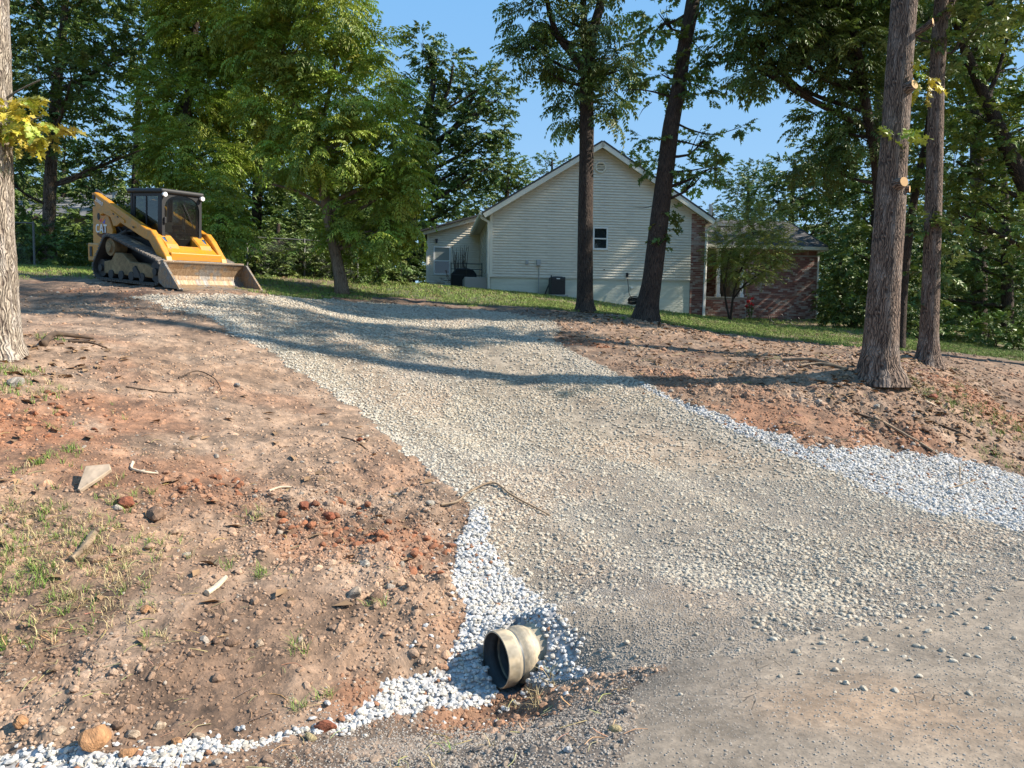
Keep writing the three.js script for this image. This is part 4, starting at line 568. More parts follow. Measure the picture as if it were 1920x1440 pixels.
  { key: 'centreA', leaf: 'pinnate', tone: 'walnut', cover: 23, seed: 13, trunk: [[1.93,2.33,20,0.3],[1.92,2.72,20,0.22],[1.9,4.97,20,0.2],[1.9,7.05,20,0.19],[1.89,8.56,20,0.18],[2.02,9.65,20,0.13],[2.23,10.46,20,0.11],[2.38,11.67,20,0.09],[2.41,13.4,20,0.05]], limbs: [[[1.86,8.56,20,0.11],[1.47,9.1,20,0.1],[1.11,9.53,20,0.09],[0.87,10.18,20,0.07],[0.65,11.38,20,0.05],[0.43,12.58,20,0.02]],[[1.89,8.56,20,0.1],[1.8,9.64,20,0.09],[1.72,11.26,20,0.07],[1.59,13.39,20,0.04]]], clumps: [[0.39,9.97,20,0.46,0.43],[1.01,10.24,20,0.57,0.43],[1.3,9.3,20,0.57,0.34],[0.54,9.02,20,0.43,0.26],[0.26,9.42,20,0.29,0.31],[2.56,9.04,20,0.34,0.37],[2.78,8.63,20,0.31,0.29],[2.13,9.78,20,0.43,0.43],[1.49,8.21,20,0.29,0.4],[1.44,7.53,20,0.23,0.29],[2.58,8.22,20,0.31,0.37],[2.45,7.54,20,0.19,0.26],[1.66,8.83,20,0.43,0.36],[2.11,11.13,20,0.64,0.5],[1,11.25,20,0.71,0.5],[1.68,12.06,20,0.79,0.5]] },  // backlit look of the crown is put into its darker leaf tone
  { key: 'centreB', leaf: 'lobed', tone: 'oak', cover: 34, seed: 14, trunk: [[3.28,2.08,18.5,0.36],[3.33,2.53,18.5,0.27],[3.41,3.05,18.5,0.24],[3.52,4.09,18.5,0.23],[3.68,5.64,18.5,0.21],[3.8,6.79,18.5,0.2],[3.96,7.74,18.5,0.18],[4.08,8.69,18.5,0.17],[4.25,9.69,18.5,0.17],[4.4,10.81,18.5,0.14],[4.57,12.29,18.5,0.09]], limbs: [[[3.76,7.53,18.5,0.03],[3.35,7.65,18.5,0.02],[2.9,7.7,18.5,0.01],[2.62,7.67,18.5,0.01]],[[3.85,6.94,18.5,0.03],[4.35,6.73,18.5,0.02],[4.87,6.65,18.5,0.01],[5.45,6.81,18.5,0.01]],[[3.78,6.51,18.5,0.03],[4.22,6.44,18.5,0.02],[4.75,6.29,18.5,0.01]],[[3.61,6.51,18.5,0.02],[3.18,6.51,18.5,0.01],[3.03,6.27,18.5,0.01]],[[4.15,9.51,18.5,0.04],[3.83,9.32,18.5,0.03],[3.45,9.19,18.5,0.02],[3.33,8.93,18.5,0.01]],[[3.59,5.74,18.5,0.03],[4.24,5.77,18.5,0.02],[4.95,5.91,18.5,0.01]],[[3.61,5,18.5,0.01],[3.22,4.87,18.5,0.01],[2.83,4.89,18.5,0]],[[4.08,9.07,18.5,0.02],[4.43,8.69,18.5,0.01],[4.89,8.32,18.5,0.01]],[[3.32,7.4,18.5,0.01],[3.11,7.23,18.5,0.01],[2.98,6.97,18.5,0]]], clumps: [[3.44,9.5,18.5,0.37,0.26],[3.28,9.12,18.5,0.24,0.17],[3.8,9.04,18.5,0.24,0.13],[3.54,8.12,18.5,0.34,0.29],[3.9,7.93,18.5,0.32,0.29],[4.19,7.81,18.5,0.33,0.26],[4.46,7.5,18.5,0.24,0.21],[4.46,8.44,18.5,0.21,0.24],[4.61,9.2,18.5,0.16,0.13],[4.8,8.35,18.5,0.12,0.13],[4.17,8.82,18.5,0.18,0.16],[4.59,6.52,18.5,0.32,0.13],[5.01,6.29,18.5,0.24,0.11],[4.17,5.84,18.5,0.4,0.21],[4.51,5.59,18.5,0.26,0.12],[3.21,6.51,18.5,0.21,0.09],[3.35,5.96,18.5,0.16,0.13],[3.75,4.38,18.5,0.08,0.12],[3.66,4.03,18.5,0.11,0.08],[3.81,4.81,18.5,0.07,0.11],[4.89,5.91,18.5,0.26,0.08],[5.45,6.81,18.5,0.08,0.04],[4.25,10.56,18.5,0.59,0.4],[4.74,11.44,18.5,0.66,0.4]] },
  { key: 'trunkC', leaf: 'oak', tone: 'oak', cover: 20, seed: 15, trunk: [[5.51,1.11,11.2,0.36],[5.5,1.26,11.2,0.3],[5.51,1.58,11.2,0.25],[5.53,2.38,11.2,0.23],[5.57,3.55,11.2,0.21],[5.6,4.72,11.2,0.19],[5.63,5.87,11.2,0.18],[5.66,6.63,11.2,0.18],[5.72,8.12,11.2,0.17],[5.8,10.32,11.2,0.15],[5.86,13.17,11.2,0.11],[5.87,16.26,11.2,0.07]], limbs: [[[5.78,10.75,11.2,0.1],[5.01,12.18,11.2,0.08],[4.2,13.57,11.2,0.04]],[[5.85,11.76,11.2,0.1],[6.61,13.18,11.2,0.08],[7.29,14.57,11.2,0.04]]], clumps: [[4.35,13.57,11.2,1.6,1.04],[5.82,14.21,11.2,1.84,1.36],[7.29,14.57,11.2,1.6,1.04],[5.29,16.26,11.2,2.08,1.36],[6.59,16.61,11.2,1.76,1.28]] },
  { key: 'trunkD', leaf: 'oak', tone: 'oak', cover: 26, seed: 16, trunk: [[7.79,1.25,14,0.26],[7.79,1.47,14,0.2],[7.79,1.77,14,0.17],[7.78,3.06,14,0.15],[7.75,5.01,14,0.14],[7.73,6.45,14,0.13],[7.74,7.31,14,0.13],[7.77,8.44,14,0.12],[7.83,10.3,14,0.09],[7.78,12.49,14,0.05]], limbs: [[[7.75,7.5,14,0.12],[8.03,8.07,14,0.1],[8.32,9.01,14,0.07]],[[7.8,8.82,14,0.08],[7.04,9.74,14,0.06],[6.42,10.66,14,0.03]]], clumps: [[8.12,7.22,14,0.45,0.45],[7.33,7.3,14,0.4,0.4],[8.65,8.17,14,0.9,0.6],[7.08,8.62,14,0.9,0.6],[7.81,9.75,14,1.3,0.8],[6.45,9.92,14,0.9,0.7],[8.78,9.57,14,1,0.8],[7.73,11.4,14,1.5,0.9],[7.89,3.5,14,0.16,0.1],[8.02,3.01,14,0.14,0.09],[7.73,3.74,14,0.09,0.08],[7.99,2.47,14,0.1,0.07],[7.58,3.84,14,0.08,0.08]] },
  { key: 'boughTree', leaf: 'pinnate', tone: 'walnut', cover: 32, seed: 17, trunk: [[8.7,2.16,17.5,0.16],[8.58,3.64,17.5,0.14],[8.46,4.87,17.5,0.13],[8.32,5.96,17.5,0.12],[8.09,6.92,17.5,0.11],[7.89,7.87,17.5,0.1],[7.59,9.29,17.5,0.08],[7.33,10.7,17.5,0.06],[7.09,12.21,17.5,0.03]], limbs: [[[7.97,7.52,17.5,0.07],[7.35,8.52,17.5,0.06],[6.73,8.69,17.5,0.04],[5.89,8.57,17.5,0.03],[5.41,8.21,17.5,0.01]],[[7.71,8.7,17.5,0.06],[6.95,9.41,17.5,0.05],[6.09,9.75,17.5,0.03]]], clumps: [[5.63,9.1,17.5,0.69,0.35],[6.48,8.93,17.5,0.75,0.38],[5.28,8.5,17.5,0.38,0.28],[5.95,8.39,17.5,0.5,0.28],[5.54,8.07,17.5,0.3,0.15],[5.85,7.73,17.5,0.28,0.11],[5.3,7.73,17.5,0.15,0.09],[7.21,8.94,17.5,0.62,0.5],[6.75,8.28,17.5,0.33,0.2],[7.61,8.11,17.5,0.45,0.45],[7.88,7.28,17.5,0.45,0.56],[7.35,6.85,17.5,0.4,0.33],[7.92,6.38,17.5,0.53,0.45],[7.08,7.57,17.5,0.23,0.15],[8.19,8.71,17.5,0.5,0.75],[7.44,5.95,17.5,0.45,0.33],[6.45,9.87,17.5,1.38,0.5],[5.24,9.74,17.5,0.75,0.38],[7.91,9.89,17.5,1,0.75],[7.14,11.05,17.5,1.38,0.75]] },  // shares the leaf tone darkened for backlit crowns
  { key: 'thinTree', leaf: 'oak', tone: 'maple', cover: 26, seed: 18, trunk: [[9.85,2.35,19,0.12],[9.89,3.55,19,0.11],[9.97,4.49,19,0.1],[10.11,5.68,19,0.09],[10.3,6.8,19,0.08],[10.4,8.17,19,0.06],[10.47,9.59,19,0.03]], limbs: [], clumps: [[10.02,7.77,19,0.54,0.61],[9.59,8.55,19,0.54,0.54],[10.09,6.21,19,0.41,0.54],[9.87,5.15,19,0.41,0.41],[10.07,9.58,19,0.68,0.68]] },
  { key: 'rightDiagonal', leaf: 'oak', tone: 'maple', cover: 30, seed: 19, trunk: [[13.43,2.22,18,0.26],[12.68,4.37,18,0.21],[12.18,5.37,18,0.19],[11.55,6.48,18,0.17],[11.07,7.53,18,0.14],[10.66,8.32,18,0.11],[10.26,9.29,18,0.07]], limbs: [[[11.13,7.34,18,0.07],[11.37,8.08,18,0.05],[11.56,8.82,18,0.03]]], clumps: [[10.46,8.32,18,0.64,0.58],[11.31,8.82,18,0.71,0.64],[11.97,8.21,18,0.64,0.77],[10.9,6.97,18,0.51,0.58],[11.67,6.61,18,0.58,0.64],[10.57,5.98,18,0.46,0.64],[12.23,5.62,18,0.51,0.77],[11.24,5.23,18,0.58,0.58],[11.91,4.36,18,0.58,0.58],[10.75,4.73,18,0.46,0.51],[10.78,9.42,18,0.77,0.51],[11.64,9.79,18,0.77,0.58],[12.54,6.99,18,0.64,1.03],[10.97,10.63,18,1.16,0.77]] },
  { key: 'rightWood', leaf: 'oak', tone: 'oak', cover: 28, seed: 20, trunk: [[16.57,1.45,25,0.2],[16.42,3.84,25,0.18],[16.26,5.94,25,0.14],[16.08,7.67,25,0.08]], limbs: [], clumps: [[15.53,4.53,25,1.07,0.71],[16.65,3.49,25,1.07,0.8],[14.64,4.7,25,0.8,0.71],[17.11,4.72,25,0.8,0.89],[15.24,3.12,25,0.8,0.62],[16.17,5.94,25,1.07,0.71],[14.39,6.27,25,0.71,0.89],[14.36,3.11,25,0.54,0.8],[17.23,2.43,25,0.71,0.54]] },
  { key: 'rightWood', leaf: 'oak', tone: 'oak', cover: 28, seed: 21, trunk: [[14.5,2.31,30,0.2],[14.41,4.65,30,0.18],[14.31,7.16,30,0.13],[14.24,8.83,30,0.06]], limbs: [], clumps: [[13.69,6.74,30,1.07,1.18],[13.54,5.06,30,0.96,1.18],[14.27,8.2,30,1.07,1.07],[13.38,3.58,30,0.77,0.86],[15.2,6.13,30,0.86,1.29],[16.11,4.66,30,0.86,1.29],[12.79,8.19,30,0.96,0.86],[15.31,3.39,30,0.96,0.86],[14.03,3.37,30,0.86,0.75]] },
  { key: 'rightWood', leaf: 'oak', tone: 'oak', cover: 26, seed: 22, trunk: [[15.49,3.43,42,0.22],[15.39,6.39,42,0.2],[15.44,9.32,42,0.14],[15.51,11.65,42,0.07]], limbs: [], clumps: [[15.24,11.07,42,1.2,0.78],[16.54,11.95,42,1.08,0.9],[17.33,10.51,42,1.5,1.2],[15.29,9.61,42,1.5,1.2],[13.81,9.6,42,1.2,1.2],[17.7,8.47,42,1.35,1.35],[12.95,8.42,42,1.08,0.9],[16.52,8.16,42,1.5,1.2],[14.15,8.14,42,1.2,0.9],[18.02,11.68,42,0.9,1.2]] },
  { key: 'rightWood', leaf: 'oak', tone: 'oak', cover: 26, seed: 47, trunk: [[13.58,2.36,27.5,0.3],[13.48,4.78,27.5,0.26],[13.32,7.47,27.5,0.22],[13.17,10.12,27.5,0.18],[13.02,12.93,27.5,0.13],[12.84,16.07,27.5,0.08]], limbs: [], clumps: [[12.1,13.11,27.5,1.18,0.88],[12.9,12.18,27.5,0.88,0.59],[12.08,13.66,27.5,1.38,1.18],[13.98,13.68,27.5,1.38,1.18],[12.77,15.33,27.5,1.67,1.18],[11.28,14.58,27.5,0.98,0.88],[14.68,15.17,27.5,1.18,1.08],[12.9,16.98,27.5,1.57,1.08]] },
  { key: 'rightWood', leaf: 'oak', tone: 'oak', cover: 26, seed: 48, trunk: [[16.5,1.99,26.5,0.28],[16.37,4.7,26.5,0.25],[16.19,7.29,26.5,0.22],[16.01,10.21,26.5,0.18],[15.87,13.09,26.5,0.12],[15.74,15.93,26.5,0.07]], limbs: [], clumps: [[15.27,10.2,26.5,1.14,1.14],[16.91,10.76,26.5,1.23,1.14],[15.91,12.37,26.5,1.42,1.14],[17.16,13.1,26.5,1.32,1.14],[14.78,12.9,26.5,1.14,1.04],[15.81,14.51,26.5,1.61,1.14],[17.43,15.06,26.5,1.32,1.14],[14.48,15.39,26.5,1.14,0.95],[15.89,16.46,26.5,1.51,1.04],[17.38,8.77,26.5,1.14,1.04]] },
  { key: 'rightFar', leaf: 'oak', tone: 'oak', cover: 20, seed: 23, trunk: [[19.26,6.86,62,0.24],[19.13,11.21,62,0.2],[19.25,14.66,62,0.1]], limbs: [], clumps: [[18.37,14.87,62,1.15,0.97],[19.87,15.74,62,1.24,0.8],[17.97,13.58,62,1.06,0.8],[19.49,14.02,62,1.59,1.24],[17.58,12.06,62,0.89,0.8]] },
  { key: 'rightWood', leaf: 'oak', tone: 'oak', cover: 22, seed: 24, trunk: [[21.02,1.72,36,0.2],[20.88,4.77,36,0.18],[20.74,7.8,36,0.1]], limbs: [], clumps: [[20.12,10.29,36,1.54,1.54],[21.93,9.56,36,1.54,1.54],[21.02,7.3,36,1.54,1.54],[22.8,7.32,36,1.54,1.54],[19.47,7.79,36,1.16,1.8],[19.86,4.76,36,1.54,1.54],[22.68,4.54,36,1.8,1.54],[24.23,9.09,36,1.54,2.06],[24.71,4.81,36,1.29,2.06],[18.56,11.52,36,1.29,1.54],[20.77,12.78,36,1.54,1.54]] },
  { key: 'porchTree', leaf: 'fine', tone: 'ornamental', cover: 78, seed: 25, trunk: [[7.93,2.43,27.2,0.05],[7.97,3.16,27.2,0.04],[8.14,3.93,27.2,0.04],[8.43,4.7,27.2,0.03],[8.69,5.66,27.2,0.01]], limbs: [[[7.87,2.43,27.2,0.04],[7.7,3.16,27.2,0.03],[7.71,4.12,27.2,0.03],[7.93,5.27,27.2,0.01]],[[7.99,3.16,27.2,0.03],[8.46,3.75,27.2,0.03],[9.21,4.23,27.2,0.02],[9.69,4.52,27.2,0.01]],[[7.83,2.59,27.2,0.03],[7.65,3.45,27.2,0.02],[7.47,4.31,27.2,0.01]]], clumps: [[8.4,5.65,27.2,0.85,0.7],[9.16,5.85,27.2,0.66,0.58],[7.94,5.08,27.2,0.7,0.7],[9,4.9,27.2,0.85,0.66],[8.25,4.32,27.2,0.78,0.58],[9.47,5.28,27.2,0.51,0.62],[7.67,4.31,27.2,0.39,0.51],[9.21,4.23,27.2,0.66,0.39],[8.38,6.22,27.2,0.58,0.35],[9.53,6.33,27.2,0.23,0.27],[7.46,4.88,27.2,0.27,0.35],[9.78,4.72,27.2,0.31,0.35]] },
  { key: 'leftEdge', leaf: 'lobed', tone: 'sprout', cover: 46, seed: 26, trunk: [[-6.05,1.36,8.6,0.4],[-6.04,1.56,8.6,0.34],[-6.01,2.04,8.6,0.29],[-6.01,3.01,8.6,0.28],[-5.99,4.2,8.6,0.27],[-5.98,5.37,8.6,0.26],[-5.95,7.09,8.6,0.24],[-5.92,9.86,8.6,0.2],[-5.85,13.55,8.6,0.12]], limbs: [[[-5.88,3.83,8.6,0.02],[-5.7,3.94,8.6,0.02],[-5.45,4.06,8.6,0.01],[-5.26,4.12,8.6,0]],[[-5.87,4.2,8.6,0.02],[-5.62,4.37,8.6,0.01],[-5.35,4.5,8.6,0.01]]], clumps: [[-5.48,4.09,8.5,0.23,0.11],[-5.7,3.94,8.6,0.18,0.11],[-5.36,4,8.6,0.14,0.09],[-5.67,3.76,8.6,0.16,0.06],[-5.72,4.26,8.6,0.09,0.1]] },
  { key: 'understory', leaf: 'oak', tone: 'oak', cover: 34, seed: 31, base: [-15.2,3.69,24], clumps: [[-15.17,4.29,24,1.03,0.69],[-16,4.78,24,0.86,0.86],[-14.15,4.13,24,0.77,0.51]] },
  { key: 'understory', leaf: 'oak', tone: 'oak', cover: 34, seed: 32, base: [-12.57,3.69,25.5], clumps: [[-13.59,4.48,25.5,0.91,0.73],[-12.5,4.85,25.5,0.91,0.91],[-11.42,4.5,25.5,0.91,0.73]] },
  { key: 'understory', leaf: 'oak', tone: 'oak', cover: 34, seed: 33, base: [-8.22,3.51,23.5], clumps: [[-8.2,4.13,23.5,0.67,0.76],[-8.7,3.8,23.5,0.5,0.5],[-7.7,3.81,23.5,0.67,0.5]] },
  { key: 'understory', leaf: 'oak', tone: 'oak', cover: 34, seed: 34, base: [-6.83,3.54,24.5], clumps: [[-6.98,4.25,24.5,0.79,0.79],[-6.12,3.92,24.5,0.53,0.53],[-7.34,3.56,24.5,0.53,0.32]] },
  { key: 'understory', leaf: 'oak', tone: 'oak', cover: 34, seed: 35, base: [-4.6,3.39,24], clumps: [[-4.63,3.89,24,0.69,0.51],[-5.14,3.54,24,0.43,0.31],[-4.04,3.64,24,0.6,0.34]] },
  { key: 'understory', leaf: 'oak', tone: 'oak', cover: 34, seed: 36, base: [-4,3.58,27], clumps: [[-4.02,4.37,27,0.5,0.77],[-3.77,3.76,27,0.31,0.27],[-4.25,3.79,27,0.42,0.35]] },
  { key: 'understory', leaf: 'oak', tone: 'oak', cover: 34, seed: 37, base: [12.34,2.12,27], clumps: [[12.27,2.62,27,0.58,0.42],[11.68,2.81,27,0.48,0.48],[12.84,2.82,27,0.48,0.48]] },
  { key: 'understory', leaf: 'oak', tone: 'oak', cover: 34, seed: 38, base: [13.2,1.75,24], clumps: [[12.96,2.37,24,0.69,0.51],[14,2.04,24,0.69,0.38],[12.44,2.53,24,0.43,0.43]] },
  { key: 'understory', leaf: 'oak', tone: 'oak', cover: 34, seed: 39, base: [15.11,1.49,23], clumps: [[14.57,1.87,23,0.82,0.36],[15.56,1.71,23,0.66,0.36],[15.05,2.2,23,0.66,0.41]] },
];

function barkMaterial(seed, dark, light, patch, bump) {
  const f = (u, v) => {                                                             // long plates split by furrows that wander up the trunk
    const w = 0.6 * pnoise(u * 5, v * 9, 45, seed) + 0.4 * pnoise(u * 12, v * 22, 132, seed + 1), q = (u * 10 + w * 2.6) % 1, e = Math.abs(2 * q - 1);
    const cut = pnoise(u * 12 + 3, v * 15, 180, seed + 5);
    return clamp(0.15 + 0.85 * Math.pow(e, 0.55) - (cut > 0.72 ? 0.35 : 0) + 0.35 * (pnoise(u * 60, v * 40, 120, seed + 2) - 0.5) + 0.2 * (pnoise(u * 130, v * 110, 1e4, seed + 3) - 0.5));
  };
  const map = texture(256, (u, v) => { const t = f(u, v), p = smooth(0.55, 0.8, pnoise(u * 5, v * 4, 20, seed + 8)) * patch; return [0, 1, 2].map((k) => lerp(lerp(dark[k], light[k], t), 0.74 - 0.03 * k, p)); }, { height: 512 });
  const bm = texture(256, f, { height: 512, srgb: false });
  return new THREE.MeshStandardMaterial({ map, bumpMap: bm, bumpScale: bump, roughness: 0.95, side: THREE.DoubleSide });
}
const BARK = { dark: barkMaterial(11, [0.12, 0.09, 0.075], [0.31, 0.255, 0.215], 0.05, 0.03), grey: barkMaterial(12, [0.16, 0.12, 0.10], [0.51, 0.43, 0.37], 0.28, 0.03), pale: barkMaterial(13, [0.26, 0.21, 0.18], [0.70, 0.65, 0.58], 0.4, 0.03), young: barkMaterial(14, [0.30, 0.24, 0.19], [0.52, 0.45, 0.37], 0.1, 0.01) };
function trunkGeo(pts, { sides = 10, step = 0.35, flare = 0, seed = 1, lumpy = 0.04, furrow = 0 } = {}) {
  // pts: [x, y, D, r]; resampled smoothly, with buttress roots at the foot and a slightly uneven outline
  const c = new THREE.CatmullRomCurve3(pts.map(([x, y, d]) => V(x, y, -d))), L = c.getLength(), n = Math.max(4, Math.ceil(L / step)), arc = [0];
  for (let i = 1; i < pts.length; i++) arc.push(arc[i - 1] + Math.hypot(pts[i][0] - pts[i - 1][0], pts[i][1] - pts[i - 1][1], pts[i][2] - pts[i - 1][2]));
  const P = [], Rr = [];
  for (let i = 0; i <= n; i++) { const s = arc[arc.length - 1] * (furrow && i < n ? Math.pow(i / n, 1.25) : i / n); let k = 0; while (k < arc.length - 2 && arc[k + 1] < s) k++; const t = clamp((s - arc[k]) / (arc[k + 1] - arc[k] || 1)); P.push(c.getPoint((k + t) / (pts.length - 1))); Rr.push(lerp(pts[k][3], pts[k + 1][3], t)); }
  const g = tube(P, Rr, sides, true), p = g.attributes.position, uv = g.attributes.uv, w = sides + 1, around = Math.max(1, Math.round(2 * Math.PI * pts[Math.min(2, pts.length - 1)][3] / 0.45));
  for (let i = 0; i <= n; i++) for (let k = 0; k <= sides; k++) {
    const o = i * w + k, a = (k % sides) / sides * 2 * Math.PI, y = P[i].y - P[0].y;
    let m = 1 + lumpy * 2 * (fbm(Math.cos(a) * 1.4 + seed * 3.1, Math.sin(a) * 1.4 + y * 1.1, seed, 3) - 0.5);
    if (flare) m += flare * Math.exp(-y / 0.22) * (0.35 + 0.65 * Math.pow(0.5 + 0.5 * Math.cos(a * 5 + seed), 1.5));
    if (furrow) { const q = a / 6.283 * 22 + 1.2 * fbm(a, y * 3, seed + 4, 2); m += 0.8 * furrow * (Math.abs(2 * fbm(Math.abs(q - 11), y * 7 + seed, seed + 9, 3) - 1) - 0.3); }
    p.setXYZ(o, P[i].x + (p.getX(o) - P[i].x) * m, P[i].y + (p.getY(o) - P[i].y) * m, P[i].z + (p.getZ(o) - P[i].z) * m);
    uv.setXY(o, k / sides * around, uv.getY(o) * 0.9);
  }
  g.computeVertexNormals();
  const nn = g.attributes.normal; for (let i = 0; i <= n; i++) { const a = i * w, b = a + sides, v = V(nn.getX(a) + nn.getX(b), nn.getY(a) + nn.getY(b), nn.getZ(a) + nn.getZ(b)).normalize(); nn.setXYZ(a, v.x, v.y, v.z); nn.setXYZ(b, v.x, v.y, v.z); }
  return g;
}
// ---- leaf sprays: a twig along +x carrying leaves, a few variants of each kind
function sprayGeo(kind, seed) {
  const r = rng(seed * 131 + kind.length * 7), pos = [], idx = [];
  const M = new THREE.Matrix4(), Q = new THREE.Quaternion(), E = new THREE.Euler(), p = V();
  const SHAPES = {
    diamond: [[[0, 0], [0.35, 0.5], [1, 0], [0.35, -0.5]], [[0, 1, 2], [0, 2, 3]]],
    oval: [[[0, 0], [0.25, 0.42], [0.65, 0.46], [1, 0], [0.65, -0.46], [0.25, -0.42]], [[0, 1, 2], [0, 2, 3], [0, 3, 4], [0, 4, 5]]],
    lobed: [[[0, 0], [0.22, 0.12], [0.30, 0.46], [0.48, 0.18], [0.66, 0.44], [0.74, 0.14], [1, 0], [0.74, -0.14], [0.66, -0.44], [0.48, -0.18], [0.30, -0.46], [0.22, -0.12]], [[0, 1, 11], [1, 2, 3], [1, 3, 9], [1, 9, 11], [11, 9, 10], [3, 4, 5], [3, 5, 7], [3, 7, 9], [9, 7, 8], [5, 6, 7]]],
  };
  const leaf = (shape, x, y, z, yaw, pitch, rollA, len, wid) => {
    const [pts, tri] = SHAPES[shape], o = pos.length / 3; M.compose(V(x, y, z), Q.setFromEuler(E.set(rollA, yaw, pitch, 'YZX')), V(1, 1, 1));
    for (const [a, b] of pts) { p.set(a * len, Math.abs(b) * wid * 0.35 - 0.18 * len * a * a, b * wid).applyMatrix4(M); pos.push(p.x, p.y, p.z); }
    for (const t of tri) idx.push(o + t[0], o + t[1], o + t[2]);
  };
  const twig = (x0, y0, z0, x1, y1, z1, w) => { const o = pos.length / 3; for (const [a, b] of [[0, 1], [-0.9, -0.5], [0.9, -0.5]]) { pos.push(x0, y0 + b * w, z0 + a * w); } pos.push(x1, y1, z1); idx.push(o, o + 1, o + 3, o + 1, o + 2, o + 3, o + 2, o, o + 3); };
  if (kind === 'pinnate') {
    twig(0, 0, 0, 0.34, -0.02, 0, 0.004);
    for (let k = 0; k < 5; k++) {
      const t = 0.1 + 0.2 * k, bx = 0.34 * t, yaw = (k % 2 ? 1 : -1) * (0.5 + 0.5 * r()) * (k === 4 ? 0.1 : 1), L = 0.26 + 0.1 * r(), dr = 0.25 + 0.6 * r();
      for (let j = 1; j <= 5; j++) { const u = j / 5, cx = bx + Math.cos(yaw) * L * u, cz = -Math.sin(yaw) * L * u, cy = -0.02 - dr * L * u * u; for (const s of [-1, 1]) leaf('diamond', cx, cy, cz, yaw + s * (1.15 - 0.3 * u), -0.25 - 0.6 * dr * u, (r() - 0.5) * 0.9, 0.11 + 0.035 * r(), 0.052); }
      leaf('diamond', bx + Math.cos(yaw) * L, -0.02 - dr * L, -Math.sin(yaw) * L, yaw, -0.7, 0, 0.13, 0.055);
    }
  } else if (kind === 'fine') {
    twig(0, 0, 0, 0.42, 0.03, 0, 0.003);
    for (let k = 0; k < 26; k++) leaf('diamond', 0.04 + 0.38 * k / 26, 0.02 * r(), 0.05 * (r() - 0.5), (k % 2 ? 1 : -1) * (0.4 + 0.9 * r()), (r() - 0.4) * 0.9, (r() - 0.5) * 1.5, 0.05 + 0.02 * r(), 0.024);
  } else if (kind === 'lobed') {
    twig(0, 0, 0, 0.36, 0, 0, 0.004);
    for (let k = 0; k < 9; k++) leaf('lobed', 0.05 + 0.31 * k / 9, 0, 0, (k % 2 ? 1 : -1) * (0.35 + 1.1 * r()), -0.5 + 0.6 * r(), (r() - 0.5) * 1.3, 0.14 + 0.06 * r(), 0.13);
  } else {
    twig(0, 0, 0, 0.40, 0.02, 0, 0.004);
    for (let k = 0; k < 15; k++) leaf(k % 3 ? 'diamond' : 'oval', 0.06 + 0.34 * k / 15, 0.015 * r(), 0.07 * (r() - 0.5), (k % 2 ? 1 : -1) * (0.3 + 1.2 * r()), -0.5 + 0.8 * r(), (r() - 0.5) * 1.6, 0.10 + 0.05 * r(), 0.07);
  }
  const g = new THREE.BufferGeometry(); g.setAttribute('position', new THREE.Float32BufferAttribute(pos, 3)); g.setIndex(idx); const q = g.toNonIndexed(); q.computeVertexNormals(); return q;
}
const SPRAYS = Object.fromEntries(['oak', 'pinnate', 'lobed', 'fine'].map((k) => [k, [1, 2, 3].map((s) => sprayGeo(k, s))]));
const leafMat = new THREE.MeshPhysicalMaterial({ color: 0xffffff, roughness: 0.5, transmission: 0.42, thickness: 0, specularIntensity: 0.5, side: THREE.DoubleSide });
const TONES = { oak: [0.135, 0.200, 0.044], walnut: [0.128, 0.185, 0.040], locust: [0.290, 0.370, 0.052], maple: [0.185, 0.255, 0.048], ornamental: [0.31, 0.345, 0.085], sprout: [0.52, 0.45, 0.06] };   // leaf greens, walnut darkened to look backlit and locust brightened to look sunlit
function crown(parent, T, scale = 1) {
  const r = rng(T.seed * 977), items = [], dense = T.leaf === "lobed" ? 1.1 : T.leaf === "pinnate" ? 1.15 : 1.7, tone = TONES[T.tone], q = new THREE.Quaternion(), dir = V(), up = V(), right = V(), m = new THREE.Matrix4(), centres = [];
  T.clumps.forEach(([cx, cy, cd, rx, ry], ci) => {
    const rz = rx * 0.95, off = ci && T.tone !== 'sprout' ? (r() + r() + r() - 1.5) * rx * 1.3 : 0, n = Math.round(dense * T.cover * Math.PI * rx * ry / (scale * scale) + 6), cz = -(cd + off);
    centres.push([cx, cy, cz, rx, ry]);
    for (let k = 0; k < n; k++) {
      dir.set(r() - 0.5, r() - 0.5, r() - 0.5).normalize();
      const hollow = 0.62 + 0.8 * fbm(dir.x * 2 + ci * 5, dir.y * 2 + dir.z * 2.7, T.seed + ci, 2), s = Math.cbrt(0.10 + 0.9 * r()) * hollow;
      const x = cx + dir.x * rx * s, y = cy + dir.y * ry * s, z = cz + dir.z * rz * s;
      dir.y = dir.y * 0.55 - 0.12 + (r() - 0.5) * 0.7; dir.x += (r() - 0.5) * 0.9; dir.z += (r() - 0.5) * 0.9; dir.normalize();
      up.set((r() - 0.5) * 0.9, 1, (r() - 0.5) * 0.9); right.crossVectors(dir, up).normalize(); up.crossVectors(right, dir).normalize();
      q.setFromRotationMatrix(m.makeBasis(dir, up, right.clone()));
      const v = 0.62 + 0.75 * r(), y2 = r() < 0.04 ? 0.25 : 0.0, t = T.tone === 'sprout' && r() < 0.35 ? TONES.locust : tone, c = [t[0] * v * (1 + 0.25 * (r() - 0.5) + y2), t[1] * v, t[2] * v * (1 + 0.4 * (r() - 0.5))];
      items.push([x, y, z, scale * (0.75 + 0.5 * r()), 0, q.clone(), c]);
    }
  });
  const holder = new THREE.Group(); holder.name = 'crown'; holder.userData.kind = 'stuff'; parent.add(holder);
  for (const it of items) { it[0] -= parent.position.x; it[1] -= parent.position.y; it[2] -= parent.position.z; }
  scatter('leaf_spray', SPRAYS[T.leaf], leafMat, items, holder);
  return centres;
}
